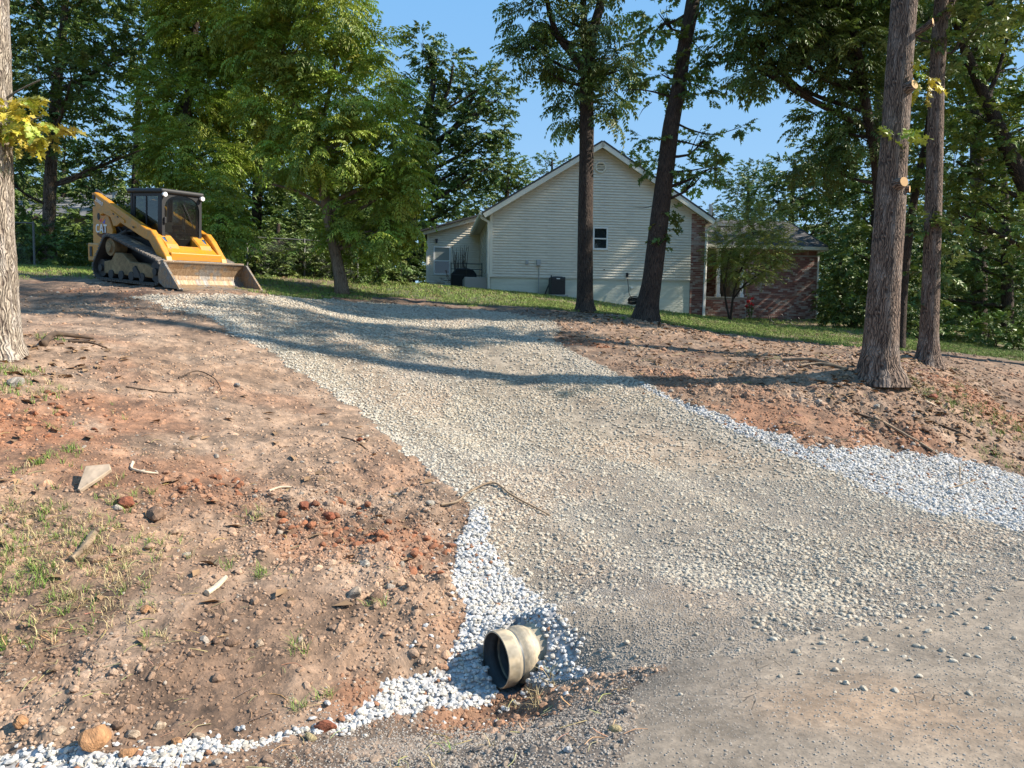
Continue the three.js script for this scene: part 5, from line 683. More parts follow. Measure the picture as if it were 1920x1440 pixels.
function limbTo(T, c, r, pts) {                                                     // an arched branch from the trunk out to a leaf mass
  const [cx, cy, cz, rx] = c; let best = null;
  for (let k = 0; k < pts.length - 1; k++) for (let s = 0; s < 1; s += 0.2) { const p = pts[k].map((v, i) => lerp(v, pts[k + 1][i], s)), dy = cy - p[1], d = Math.hypot(cx - p[0], cz + p[2]), cost = Math.abs(dy - d * 0.55) + d * 0.3; if (k + s > 0.6 && (!best || cost < best[0])) best = [cost, p, d]; }
  if (!best || best[2] < 0.15) return null;
  const [, p, d] = best, rad = Math.min(p[3] * 0.55, 0.02 + 0.022 * d), mid = [lerp(p[0], cx, 0.5) + (r() - 0.5) * 0.3, lerp(p[1], cy, 0.42) + (r() - 0.5) * 0.3, lerp(p[2], -cz, 0.5) + (r() - 0.5) * 0.3];
  const list = [trunkGeo([[p[0], p[1], p[2], rad], [...mid, rad * 0.7], [cx, cy, -cz, rad * 0.3]], { sides: 6, step: 0.4, seed: 3 })];
  for (let k = 0; k < 3; k++) list.push(trunkGeo([[...mid, rad * 0.4], [lerp(mid[0], cx, 0.6) + (r() - 0.5) * rx, lerp(mid[1], cy, 0.6) + (r() - 0.3) * rx * 0.6, lerp(mid[2], -cz, 0.6) + (r() - 0.5) * rx, rad * 0.25], [cx + (r() - 0.5) * 1.5 * rx, cy + (r() - 0.4) * 1.2 * rx, -cz + (r() - 0.5) * 1.5 * rx, 0.006]], { sides: 4, step: 0.6, seed: 4 }));
  return merge(list);
}
const TREE_NAMES = {
  oakBackLeft: ['oak_tree', 'tall dark oak with pale lower trunk behind the skid loader at far left', 'grey'], locust: ['locust_tree', 'bright green feathery tree drooping beside the loader cab', 'dark'], walnut: ['walnut_tree', 'sunlit light green tree with leaning bare trunk right of the loader', 'young'],
  darkOak: ['oak_tree', 'tall dark oak against the sky left of the beige house', 'dark'], paleTree: ['maple_tree', 'pale green rounded tree just left of the house roof', 'dark'], farTreeA: ['distant_tree', 'small treetop showing above the left slope of the house roof', 'dark'], farTreeB: ['distant_tree', 'small treetop showing above the right slope of the house roof', 'dark'], farTreeC: ['distant_tree', 'tiny treetop beside the grey post right of the gable', 'dark'],
  centreA: ['walnut_tree', 'straight dark trunk with forked feathery crown in front of the gable vent', 'dark'], centreB: ['oak_tree', 'dark leaning trunk with sparse oak leaves before the gable right side', 'dark'], trunkC: ['oak_tree', 'thickest grey trunk with sawn branch stubs in the right foreground', 'grey'], trunkD: ['oak_tree', 'pale patched trunk with leaf sprouts just right of the thickest trunk', 'grey'],
  boughTree: ['walnut_tree', 'dark thin tree with feathery bough reaching left behind the thickest trunk', 'dark'], thinTree: ['young_tree', 'slim dark trunk slanting up between the two big right trunks', 'dark'], rightDiagonal: ['oak_tree', 'dark trunk leaning left at the right edge with backlit leaves', 'dark'], rightFar: ['distant_tree', 'hazy pale tree far behind the garage roof', 'dark'], porchTree: ['ornamental_tree', 'small yellow green multi stem tree before the brick porch', 'dark'], leftEdge: ['oak_tree', 'rough pale trunk cut by the left edge with yellow leaf sprig', 'pale'],
  47: ['wood_tree', 'tall dark tree rising behind the thickest trunk from the far lawn', 'dark'], 48: ['wood_tree', 'tall tree behind the pale patched trunk at the lawn edge', 'dark'],
  40: ['wood_tree', 'distant shaded tree behind the neighbour house roof', 'dark'], 41: ['wood_tree', 'distant shaded tree directly above the loader cab', 'dark'], 42: ['wood_tree', 'distant shaded tree behind the leaning light green tree', 'dark'], 43: ['wood_tree', 'distant tree low in the gap beyond the right lawn', 'dark'], 44: ['wood_tree', 'distant tree behind the right edge of the lawn', 'dark'], 45: ['wood_tree', 'distant tree just above the wire fence right of the bucket', 'dark'], 46: ['wood_tree', 'tree beyond the lawn between garage and thickest trunk', 'dark'],
  9: ['wood_tree', 'shaded tree between the locust and the leaning light green tree', 'dark'], 10: ['wood_tree', 'shaded tree deep behind the loader cab', 'dark'], 11: ['wood_tree', 'shaded tree in the gap left of the house wing', 'dark'], 12: ['wood_tree', 'tree at the far left behind the wire fence', 'dark'], 20: ['wood_tree', 'shaded tree at the right edge behind the leaning trunk', 'dark'], 21: ['wood_tree', 'dark tree standing right of the brick garage', 'dark'], 22: ['wood_tree', 'dense rounded tree rising behind the garage roof', 'dark'], 24: ['wood_tree', 'broad tree filling the background behind the two right trunks', 'dark'],
};
const SHRUBS = { 31: 'dark shrub by the wire fence at far left', 32: 'dark shrub directly behind the loader', 33: 'dark shrub right of the loader cab', 34: 'dark shrub left of the leaning light green tree trunk', 35: 'low shrub right of the leaning light green tree trunk', 36: 'tall shrub against the left corner of the house wing', 37: 'dark shrub beside the right corner of the brick garage', 38: 'dark shrub behind the two big right trunks', 39: 'dark shrub at the right edge of the lawn' };
for (const T of TREES) {
  const r = rng(T.seed * 31 + 5);
  if (T.base) {
    const g = thing('woodland_shrub', SHRUBS[T.seed], 'shrub', [T.base[0], H(T.base[0], T.base[2]), -T.base[2]], 0, 'shrubs at the edge of the wood'), centres = crown(g, T, 1.05);
    const stems = centres.flatMap(([cx, cy, cz]) => [0, 1].map(() => trunkGeo([[T.base[0] + (r() - 0.5) * 0.5, H(T.base[0], T.base[2]) - 0.1, T.base[2] + (r() - 0.5) * 0.4, 0.025], [lerp(T.base[0], cx, 0.6) + (r() - 0.5) * 0.2, lerp(T.base[1], cy, 0.5), -cz, 0.018], [cx + (r() - 0.5) * 0.5, cy + 0.2, -cz + (r() - 0.5) * 0.5, 0.006]], { sides: 5 })));
    part('stems', merge(stems).translate(-g.position.x, -g.position.y, -g.position.z), BARK.dark, g); continue;
  }
  const [name, label, bark] = TREE_NAMES[T.key] && T.key !== 'leftFill' && T.key !== 'rightWood' ? TREE_NAMES[T.key] : TREE_NAMES[T.seed];
  const pts = T.trunk.map((p) => [...p]), big = { trunkC: [64, 0.035, 0.16, 0.045], trunkD: [40, 0.06, 0.2, 0.04], leftEdge: [48, 0.05, 0.3, 0.06], centreA: [28, 0.12, 0.35, 0.03], centreB: [28, 0.12, 0.35, 0.03] }[T.key];
  const by = H(pts[0][0], pts[0][2]); if (pts[0][1] > by - 0.12) pts.unshift([pts[0][0], by - 0.15, pts[0][2], pts[0][3] * 1.08]); 
  const g = thing(name, label, 'tree', [pts[0][0], by, -pts[0][2]], 0, ['leftFill', 'rightWood'].includes(T.key) ? 'trees of the surrounding wood' : undefined), home = (q) => q.translate(-g.position.x, -g.position.y, -g.position.z);
  part('trunk', home(trunkGeo(pts, big ? { sides: big[0], step: big[1], flare: big[2], furrow: big[3], seed: T.seed } : { sides: 12, step: 0.3, flare: 0.3, seed: T.seed })), BARK[bark], g);
  for (const l of T.limbs) part('limb', home(trunkGeo(l, { sides: 8, step: 0.2, seed: T.seed + 1 })), BARK[bark], g);
  if (T.key === 'trunkC') {                                                         // sawn branch stubs and a sprig on the thickest trunk
    const cut = mat(0xffffff, 0.85, { map: texture(128, (u, v) => { const q = Math.hypot(u - 0.5, v - 0.5), t = 0.78 + 0.08 * Math.sin(q * 90) + 0.08 * (pnoise(u * 30, v * 30, 30, 71) - 0.5); return [t, t * 0.80, t * 0.55]; }) });
    for (const [x, y, d, r0, dir] of [[5.60, 3.95, 10.97, 0.075, [0.25, 0.12, 0.9]], [5.72, 3.88, 11.08, 0.05, [0.8, 0.0, 0.6]], [5.70, 5.33, 11.0, 0.072, [0.4, 0.2, 0.85]]]) { const v = V(...dir).normalize(), a = V(x, y, -d).addScaledVector(v, -0.14), b = V(x, y, -d).addScaledVector(v, 0.06), st = part('branch_stub', home(tube([a, a.clone().lerp(b, 0.7), b], [r0 * 1.5, r0 * 1.12, r0], 14)), BARK.grey, g); part('cut_face', home(new THREE.CircleGeometry(r0 * 0.93, 18).applyQuaternion(new THREE.Quaternion().setFromUnitVectors(V(0, 0, 1), v)).translate(b.x + v.x * 0.004, b.y + v.y * 0.004, b.z + v.z * 0.004)), cut, st, 'pale sawn face'); }
    const v = V(0.75, 0.1, 0.6).normalize(), b = V(5.95, 6.21, -10.95), st = part('branch_stub', home(tube(curve([[5.72, 6.10, -11.2], [5.82, 6.13, -11.1], [b.x, b.y, b.z]], 8), [0.06, 0.055, 0.05, 0.046, 0.044, 0.044, 0.046, 0.05, 0.055], 12)), BARK.grey, g); part('cut_face', home(new THREE.CircleGeometry(0.056, 18).scale(1.3, 1, 1).applyQuaternion(new THREE.Quaternion().setFromUnitVectors(V(0, 0, 1), v)).translate(b.x + v.x * 0.006, b.y + v.y * 0.006, b.z + v.z * 0.006)), cut, st, 'pale sawn face');
    for (const [cx, cy, cd, n] of [[5.49, 4.56, 10.88, 5], [5.97, 5.53, 11.15, 5]]) { const tmp = { ...T, seed: 150 + n + cx, leaf: 'lobed', tone: cx > 5.9 ? 'sprout' : 'locust', cover: 6, clumps: [[cx, cy, cd, 0.16, 0.10]] }; crown(g, tmp, 0.75); }
  }
  const centres = crown(g, T, T.key === 'leftEdge' ? 0.72 : T.key === 'porchTree' ? 1.15 : pts[0][2] > 28 ? 1.35 : 1);
  if (!['leftEdge'].includes(T.key)) centres.forEach((c, i) => { if (c[3] < 0.25) return; const q = limbTo(T, c, r, pts); if (q) part('branch', home(q), BARK[bark], g); });
}

{ // the wood beyond, one mass of leaves that closes the view between the nearer trunks
  const far = stuff('distant_wood', 'far off mass of woodland closing the view behind the trees', 'wood'), r = rng(4040), items = [];
  const bank = (x0, x1, d0, d1, top, n) => { for (let i = 0; i < n; i++) { const X = lerp(x0, x1, r()), D = lerp(d0, d1, r()), lim = top * (0.7 + 0.6 * fbm(X * 0.22, D * 0.22, 404, 3)), y = H(X, D) + lim * Math.pow(r(), 0.8), v = 0.7 + 0.6 * r(); items.push([X, y, -D, 2.1 * (0.7 + 0.6 * r()), r() * 6.28, (r() - 0.5) * 1.2, [0.135 * v, 0.200 * v, 0.044 * v]]); } };
  bank(-48, -3, 46, 58, 7.5, 7000); bank(13, 48, 47, 60, 7.0, 6500); bank(16, 30, 30, 44, 3.2, 2600); bank(-40, -18, 26, 38, 2.4, 1800); bank(-17, -5, 28, 38, 2.6, 2000); bank(-3, 14, 52, 60, 4, 1500);
  scatter('leaf_spray', SPRAYS.oak, leafMat, items, far);
}

// ---------------------------------------------------------------- compact track loader: local +x is forward, +z its right-hand side
{
  const wearY = texture(256, (u, v) => { const d = smooth(0.42, 0.72, 0.6 * pnoise(u * 6, v * 6, 6, 401) + 0.4 * pnoise(u * 25, v * 25, 25, 402)) * 0.5, n = 0.06 * (pnoise(u * 70, v * 70, 70, 403) - 0.5); return [lerp(0.76, 0.58, d) + n, lerp(0.505, 0.45, d) + n, lerp(0.11, 0.30, d) + n]; });
  const yellow = mat(0xffffff, 0.42, { map: wearY }), black = mat([0.014, 0.014, 0.015], 0.6), darkSteel = mat([0.045, 0.042, 0.04], 0.6, { metalness: 0.3 }), chrome = mat([0.6, 0.6, 0.6], 0.2, { metalness: 1 });
  const rubber = mat([0.075, 0.068, 0.06], 0.85, { map: texture(128, grit(405, 0.55, [5, 21, 60])) }), dustyRubber = mat([0.24, 0.21, 0.18], 0.95, { map: texture(128, grit(406, 0.5, [5, 21, 60])) });
  const muddy = mat([0.36, 0.25, 0.12], 0.85, { map: texture(256, grit(407, 0.45, [4, 11, 37, 90])) });
  const steel = new THREE.MeshStandardMaterial({ roughness: 0.5, metalness: 0.35, side: THREE.DoubleSide, map: texture(512, (u, v) => { const rust = smooth(0.42, 0.66, 0.55 * pnoise(u * 5, v * 4, 20, 411) + 0.45 * pnoise(u * 21, v * 17, 400, 412)), scr = 0.12 * (pnoise(u * 160, v * 6, 960, 413) - 0.5), n = 0.16 * (pnoise(u * 90, v * 90, 90, 414) - 0.5); return [lerp(0.46, 0.54, rust) + scr + n, lerp(0.44, 0.45, rust) + scr + n, lerp(0.42, 0.35, rust) + scr + n]; }) });
  const cabGlass = new THREE.MeshPhysicalMaterial({ color: lin(0.55, 0.6, 0.58), transmission: 1, thickness: 0, roughness: 0.05, ior: 1.5, side: THREE.DoubleSide });
  const gx = -7.81, gd = 16.9, turn = -33 * D2R;
  const m = thing('track_loader', 'yellow compact track loader with black cab and wide steel bucket', 'track loader', [gx, 0, -gd], turn);
  // stand it on the slope: ground under the front, the rear and both tracks
  const gh = (x, z) => H(gx + x * Math.cos(turn) + z * Math.sin(turn), gd + x * Math.sin(turn) - z * Math.cos(turn));
  const hf = (gh(1, -0.7) + gh(1, 0.7)) / 2, hr = (gh(-1, -0.7) + gh(-1, 0.7)) / 2, hl = (gh(0, -0.75) + gh(-0.8, -0.75) + gh(0.8, -0.75)) / 3, hrt = (gh(0, 0.75) + gh(-0.8, 0.75) + gh(0.8, 0.75)) / 3;
  m.position.y = (hf + hr) / 2 + 0.05; m.rotation.order = 'YZX'; m.rotation.z = Math.atan2(hf - hr, 2); m.rotation.x = -Math.atan2(hrt - hl, 1.5);
  m.scale.setScalar(0.94);
  // tracks: a belt round a rear idler, a raised drive wheel and a front idler
  const wheels = [[-1.12, 0.24, 0.22], [-0.72, 0.74, 0.24], [1.10, 0.27, 0.25]];
  const ring = (grow) => { const pts = []; for (const [x, y, r] of wheels) for (let k = 0; k < 48; k++) { const a = k / 48 * 2 * Math.PI; pts.push([x + (r + grow) * Math.cos(a), y + (r + grow) * Math.sin(a)]); } pts.sort((a, b) => a[0] - b[0] || a[1] - b[1]); const cross = (o, a, b) => (a[0] - o[0]) * (b[1] - o[1]) - (a[1] - o[1]) * (b[0] - o[0]), half = (list) => { const h = []; for (const p of list) { while (h.length > 1 && cross(h[h.length - 2], h[h.length - 1], p) <= 0) h.pop(); h.push(p); } h.pop(); return h; }; return [...half(pts), ...half(pts.reverse())]; };
  const band = (outer, inner, w) => { const s = new THREE.Shape(outer.map((p) => new THREE.Vector2(...p))); s.holes.push(new THREE.Path(inner.map((p) => new THREE.Vector2(...p)))); return new THREE.ExtrudeGeometry(s, { depth: w, bevelEnabled: false }).translate(0, 0, -w / 2); };
  const out = ring(0.03), path = []; { let carry = 0; const n = out.length; for (let i = 0; i < n; i++) { const a = out[i], b = out[(i + 1) % n], L = Math.hypot(b[0] - a[0], b[1] - a[1]); let s = carry; while (s < L) { const t = s / L; path.push([lerp(a[0], b[0], t), lerp(a[1], b[1], t), Math.atan2(b[1] - a[1], b[0] - a[0])]); s += 0.086; } carry = s - L; } }
  for (const s of [1, -1]) {
    const track = part('track', band(ring(0.03), ring(-0.005), 0.44).translate(0, 0, s * 0.78), rubber, m);
    const lugs = path.flatMap(([x, y, a], i) => [-1, 1].map((q) => box(0.045, 0.035, 0.235).rotateY(q * 0.32 * s).translate((i % 2) * 0.012 * q, 0.014, q * 0.11).rotateZ(a + Math.PI).translate(x, y, s * 0.78)));
    part('tread', merge(lugs), dustyRubber, track);
    const frame = part('track_frame', prism([[-1.02, 0.12], [0.98, 0.12], [1.02, 0.34], [0.75, 0.42], [0.05, 0.44], [-0.25, 0.62], [-0.55, 0.62], [-0.72, 0.44], [-1.02, 0.40]], 0.24, 0.02).translate(0, 0, s * 0.80), muddy, m);
    part('frame_rib', prism([[0.30, 0.10], [0.56, 0.10], [0.48, 0.22], [0.34, 0.36], [0.24, 0.30]], 0.05).translate(0, 0, s * 0.935), darkSteel, frame);
    part('drive_wheel', merge([new THREE.CylinderGeometry(0.20, 0.20, 0.30, 20).rotateX(Math.PI / 2).translate(-0.72, 0.74, s * 0.78), new THREE.CylinderGeometry(0.11, 0.13, 0.06, 16).rotateX(Math.PI / 2).translate(-0.72, 0.74, s * 0.95)]), muddy, m);
    for (const [x, y, r] of [wheels[0], wheels[2]]) part('idler_wheel', merge([new THREE.CylinderGeometry(r - 0.015, r - 0.015, 0.10, 22).rotateX(Math.PI / 2).translate(x, y, s * 0.86), new THREE.CylinderGeometry(r - 0.015, r - 0.015, 0.10, 22).rotateX(Math.PI / 2).translate(x, y, s * 0.70), new THREE.CylinderGeometry(0.08, 0.08, 0.36, 12).rotateX(Math.PI / 2).translate(x, y, s * 0.78)]), darkSteel, m);
    for (const x of [-0.68, -0.26, 0.16, 0.58]) part('roller', new THREE.CylinderGeometry(0.105, 0.105, 0.34, 16).rotateX(Math.PI / 2).translate(x, 0.115, s * 0.78), darkSteel, m);
  }
  // chassis and engine end
  part('chassis', prism([[-1.55, 0.34], [0.95, 0.26], [1.10, 0.45], [0.9, 0.78], [-1.55, 0.86]], 1.02, 0.03), darkSteel, m);
  part('engine_body', prism([[-1.80, 0.62], [-0.45, 0.62], [-0.45, 1.42], [-1.30, 1.46], [-1.80, 1.30]], 1.0, 0.04), black, m);
  part('rear_bumper', prism([[-1.95, 0.36], [-1.48, 0.36], [-1.40, 0.46], [-1.40, 0.74], [-1.48, 0.80], [-1.95, 0.80]], 1.62, 0.03), yellow, m);
  part('bumper_recess', box(0.10, 0.24, 0.02, -1.78, 0.60, 0.815), darkSteel, m);
  for (const s of [1, -1]) {
    // rear guard that carries the maker's mark
    const guard = part('rear_guard', prism([[-1.88, 0.78], [-1.30, 0.78], [-1.02, 0.92], [-1.00, 1.12], [-1.22, 1.54], [-1.42, 1.66], [-1.88, 1.68]], 0.10, 0.015).translate(0, 0, s * 0.66), yellow, m);
    part('vent_slot', new THREE.CylinderGeometry(0.055, 0.055, 0.012, 16).scale(1, 1, 1.5).rotateX(Math.PI / 2).translate(-1.60, 1.44, s * 0.713), black, guard);
    part('tower', prism([[-1.86, 1.55], [-1.50, 1.50], [-1.45, 1.75], [-1.62, 2.0], [-1.80, 2.08], [-1.90, 1.98]], 0.09, 0.012).translate(0, 0, s * 0.62), black, m);
    // lift arm: a long beam falling forward, then a bent nose down to the coupler
    const arm = part('lift_arm', prism([[-1.78, 1.98], [-1.66, 2.00], [0.50, 1.20], [0.66, 1.18], [0.86, 1.02], [1.24, 0.62], [1.30, 0.46], [1.30, 0.16], [1.12, 0.16], [1.10, 0.44], [0.86, 0.66], [0.58, 0.94], [0.40, 0.98], [-0.55, 1.30], [-0.72, 1.22], [-0.86, 1.22], [-0.98, 1.42], [-1.28, 1.50], [-1.42, 1.46], [-1.62, 1.66]], 0.15, 0.016).translate(0, 0, s * 0.70), yellow, m);
    part('arm_plate', prism([[-0.95, 1.60], [-0.35, 1.37], [-0.35, 1.31], [-0.95, 1.53]], 0.02).translate(0, 0, s * 0.786), yellow, arm);
    part('arm_pin', new THREE.CylinderGeometry(0.06, 0.06, 0.22, 14).rotateX(Math.PI / 2).translate(-1.68, 1.88, s * 0.68), darkSteel, arm);
    for (const [px, py] of [[-0.80, 1.50], [-0.62, 1.44], [0.02, 1.22]]) part('decal', box(0.07, 0.035, 0.004).rotateZ(-0.34).translate(px, py, s * 0.798), black, arm);
    part('lift_cylinder', merge([tube([V(-1.30, 0.90, s * 0.60), V(-0.55, 1.13, s * 0.60)], 0.055, 10), tube([V(-0.55, 1.13, s * 0.60), V(0.05, 1.30 - 0.14, s * 0.60)], 0.03, 8)]), darkSteel, m);
    part('tilt_cylinder', merge([tube([V(0.72, 1.02, s * 0.50), V(1.02, 0.72, s * 0.50)], 0.045, 10), tube([V(1.02, 0.72, s * 0.50), V(1.26, 0.50, s * 0.50)], 0.025, 8)]), chrome, m);
    part('fender', prism([[-0.55, 0.98], [0.62, 0.62], [0.74, 0.50], [0.74, 0.44], [-0.55, 0.84]], 0.12, 0.015).translate(0, 0, s * 0.54), yellow, m);
    part('front_pod', prism([[0.56, 0.45], [1.02, 0.42], [1.10, 0.66], [0.92, 0.90], [0.62, 1.10], [0.56, 1.10]], 0.34, 0.03).translate(0, 0, s * 0.42), yellow, m);
    part('hydraulic_hose', tube(curve([[-1.2, 1.3, s * 0.55], [-0.6, 1.05, s * 0.62], [0.1, 0.95, s * 0.60], [0.7, 0.85, s * 0.56]], 16), 0.018, 6), black, m);
  }
  part('arm_crossbar', box(0.14, 0.20, 1.30, 1.17, 0.62, 0, 0.03), yellow, m);
  part('nose_plate', prism([[1.02, 0.30], [1.16, 0.30], [1.16, 0.70], [0.90, 0.86], [0.84, 0.80], [1.02, 0.66]], 1.24, 0.02), yellow, m);
  part('coupler', merge([box(0.10, 0.42, 1.12, 1.32, 0.34, 0, 0.02), box(0.06, 0.2, 0.16, 1.25, 0.42, 0.32, 0.01), box(0.06, 0.2, 0.16, 1.25, 0.42, -0.32, 0.01)]), darkSteel, m);
  // cab
  const cabBase = part('cab_frame', merge([...[[-0.56, 0.46], [-0.56, -0.46], [0.60, 0.46], [0.60, -0.46]].map(([x, z]) => box(0.09, 1.22, 0.09, x, 1.42, z, 0.02)), box(1.2, 0.14, 0.06, 0.02, 0.86, 0.46), box(1.2, 0.14, 0.06, 0.02, 0.86, -0.46), box(0.06, 0.5, 0.9, -0.56, 1.05, 0)]), black, m);
  part('cab_roof', new RoundedBoxGeometry(1.42, 0.11, 1.10, 3, 0.05).translate(0.01, 2.07, 0), black, m);
  part('roof_hatch', new RoundedBoxGeometry(0.6, 0.04, 0.6, 2, 0.02).translate(-0.05, 2.135, 0), black, m);
  for (const s of [1, -1]) {
    const side = part('cab_side', (() => { const o = new THREE.Shape([[-0.52, 0.92], [0.57, 0.92], [0.57, 2.02], [-0.52, 2.02]].map((p) => new THREE.Vector2(...p))), h = new THREE.Path([[-0.46, 1.02], [0.48, 1.02], [0.50, 1.95], [-0.44, 1.95]].map((p) => new THREE.Vector2(...p))); o.holes.push(h); return new THREE.ExtrudeGeometry(o, { depth: 0.03, bevelEnabled: false }).translate(0, 0, s * 0.475 - 0.015); })(), black, m);
    part('side_window', box(0.98, 0.95, 0.006, 0.02, 1.485, s * 0.472), cabGlass, side);
    part('window_bar', box(0.03, 0.94, 0.012, 0.02, 1.485, s * 0.482), black, side);
  }
  {
    const outline = (k, up) => { const q = new THREE.Path(); q.moveTo(-0.15 * k, 0.74); q.quadraticCurveTo(-0.20 * k, 0.74, -0.24 * k, 0.84); q.lineTo(-0.43 * k, 1.10); q.lineTo(-0.44 * k, 1.66 + up); q.quadraticCurveTo(-0.43 * k, 2.0 + up, 0, 2.0 + up); q.quadraticCurveTo(0.43 * k, 2.0 + up, 0.44 * k, 1.66 + up); q.lineTo(0.43 * k, 1.10); q.lineTo(0.24 * k, 0.84); q.quadraticCurveTo(0.20 * k, 0.74, 0.15 * k, 0.74); q.closePath(); return q; };
    const o = new THREE.Shape([[-0.50, 2.03], [-0.50, 1.05], [-0.30, 0.68], [0.30, 0.68], [0.50, 1.05], [0.50, 2.03]].map((p) => new THREE.Vector2(...p))); o.holes.push(new THREE.Path(outline(1, 0).getPoints(10)));
    const door = part('front_door', new THREE.ExtrudeGeometry(o, { depth: 0.05, bevelEnabled: false }).rotateY(Math.PI / 2).translate(0.62, 0, 0), black, m);
    part('windshield', new THREE.ShapeGeometry(new THREE.Shape(outline(1, 0).getPoints(10)), 10).rotateY(Math.PI / 2).translate(0.65, 0, 0), cabGlass, door);
    part('wiper', tube([V(0.685, 1.82, -0.02), V(0.69, 1.55, -0.16), V(0.685, 1.30, -0.27)], 0.009, 5), black, door);
    part('door_handle', box(0.05, 0.14, 0.05, 0.69, 1.42, 0.44, 0.01), black, door);
  }
  for (const s of [1, -1]) part('headlight', merge([new THREE.CylinderGeometry(0.045, 0.05, 0.07, 16).rotateZ(Math.PI / 2).translate(0.73, 1.99, s * 0.47)]), mat([0.85, 0.85, 0.82], 0.15), m);
  part('rear_pane', box(0.006, 0.7, 0.8, -0.56, 1.65, 0), cabGlass, m);
  const seat = part('seat', merge([box(0.50, 0.14, 0.52, -0.16, 1.10, 0, 0.05), box(0.14, 0.66, 0.50, -0.40, 1.44, 0, 0.05), box(0.12, 0.20, 0.28, -0.43, 1.80, 0, 0.04)]), mat([0.03, 0.03, 0.032], 0.8), m);
  for (const s of [1, -1]) part('armrest', merge([box(0.40, 0.10, 0.10, 0.02, 1.30, s * 0.32, 0.02), new THREE.CylinderGeometry(0.018, 0.022, 0.18, 8).translate(0.20, 1.42, s * 0.32)]), black, seat);
  part('cab_floor', box(1.2, 0.06, 0.9, 0.02, 0.84, 0), black, m);
  // bucket: floor, curved back, two cheek plates, cutting edge
  {
    const W = 2.06, prof = [[2.24, 0.015], [1.62, 0.02], [1.50, 0.06], [1.42, 0.15], [1.40, 0.27], [1.44, 0.42], [1.52, 0.55]], th = 0.022;
    const shell = [...prof, ...prof.slice().reverse().map(([x, y], i) => { const k = prof.length - 1 - i; return k < 1 ? [x, y + th * 0.6] : [x + (k > 2 ? th : 0.008), y + (k < 4 ? th : 0)]; })];
    const bucket = part('bucket', prism(shell, W), steel, m); { const p = bucket.geometry.attributes.position, uv = bucket.geometry.attributes.uv; for (let i = 0; i < p.count; i++) uv.setXY(i, p.getZ(i) * 0.6, p.getX(i) * 0.7 + p.getY(i) * 0.7); }
    for (const s of [1, -1]) { part('cheek_plate', prism([[2.16, 0.02], [1.62, 0.02], [1.42, 0.12], [1.40, 0.30], [1.50, 0.56], [1.60, 0.56], [1.72, 0.42]], 0.03).translate(0, 0, s * (W / 2 + 0.013)), steel, bucket); part('cheek_edge', prism([[2.20, 0.02], [2.14, 0.02], [1.56, 0.56], [1.63, 0.56]], 0.05).translate(0, 0, s * (W / 2 + 0.016)), steel, bucket); }
    part('cutting_edge', box(0.20, 0.025, W + 0.08, 2.22, 0.008, 0), steel, bucket);
    part('top_lip', box(0.12, 0.05, W, 1.50, 0.575, 0, 0.012), steel, bucket);
    bucket.rotation.z = 0; bucket.position.y = clamp((gh(1.9, 0.8) + gh(1.9, -0.8)) / 2 - (m.position.y + Math.sin(m.rotation.z) * 1.9), -0.2, 0.25) * 0.9;
  }
  // lettering on the guard and the arm (the right-hand side is the one in view; the left carries the same)
  const { FontLoader } = await import('three/addons/loaders/FontLoader.js'), { TextGeometry } = await import('three/addons/geometries/TextGeometry.js');
  const font = await new FontLoader().loadAsync('fonts/droid/droid_sans_bold.typeface.json'), ink = mat([0.72, 0.72, 0.70], 0.5);
  for (const s of [1, -1]) {
    const word = (text, size, x, y, z, tilt, mt) => { const g = new TextGeometry(text, { font, size, depth: 0.004, curveSegments: 3 }); g.computeBoundingBox(); g.translate(-(g.boundingBox.max.x) / 2, 0, 0); if (s < 0) g.rotateY(Math.PI); g.rotateZ(tilt).translate(x, y, z); return part('lettering', g, mt, m); };
    word('CAT', 0.20, -1.50, 1.06, s * 0.712, 0, ink);
    word('299D3', 0.085, -1.46, 1.74, s * 0.778, -0.355, ink);
    part('emblem', prism([[-1.58, 1.035], [-1.42, 1.035], [-1.50, 1.105]], 0.003).translate(0, 0, s * 0.7185), mat([0.60, 0.36, 0.04], 0.5), m);
    part('emblem_block', prism([[-1.72, 1.02], [-1.42, 0.90], [-1.26, 0.96], [-1.26, 1.20], [-1.34, 1.24]], 0.003).translate(0, 0, s * 0.7085), mat([0.16, 0.05, 0.03], 0.5), m);
    for (const [k, c] of [[[[-1.58, 1.34], [-1.47, 1.40], [-1.50, 1.30]], [0.6, 0.05, 0.05]], [[[-1.46, 1.40], [-1.34, 1.42], [-1.44, 1.30]], [0.7, 0.2, 0.03]], [[[-1.44, 1.29], [-1.31, 1.38], [-1.34, 1.27]], [0.08, 0.08, 0.45]]]) part('sticker', prism(k, 0.003).translate(0, 0, s * 0.7115), mat(c, 0.5), m);
  }
}

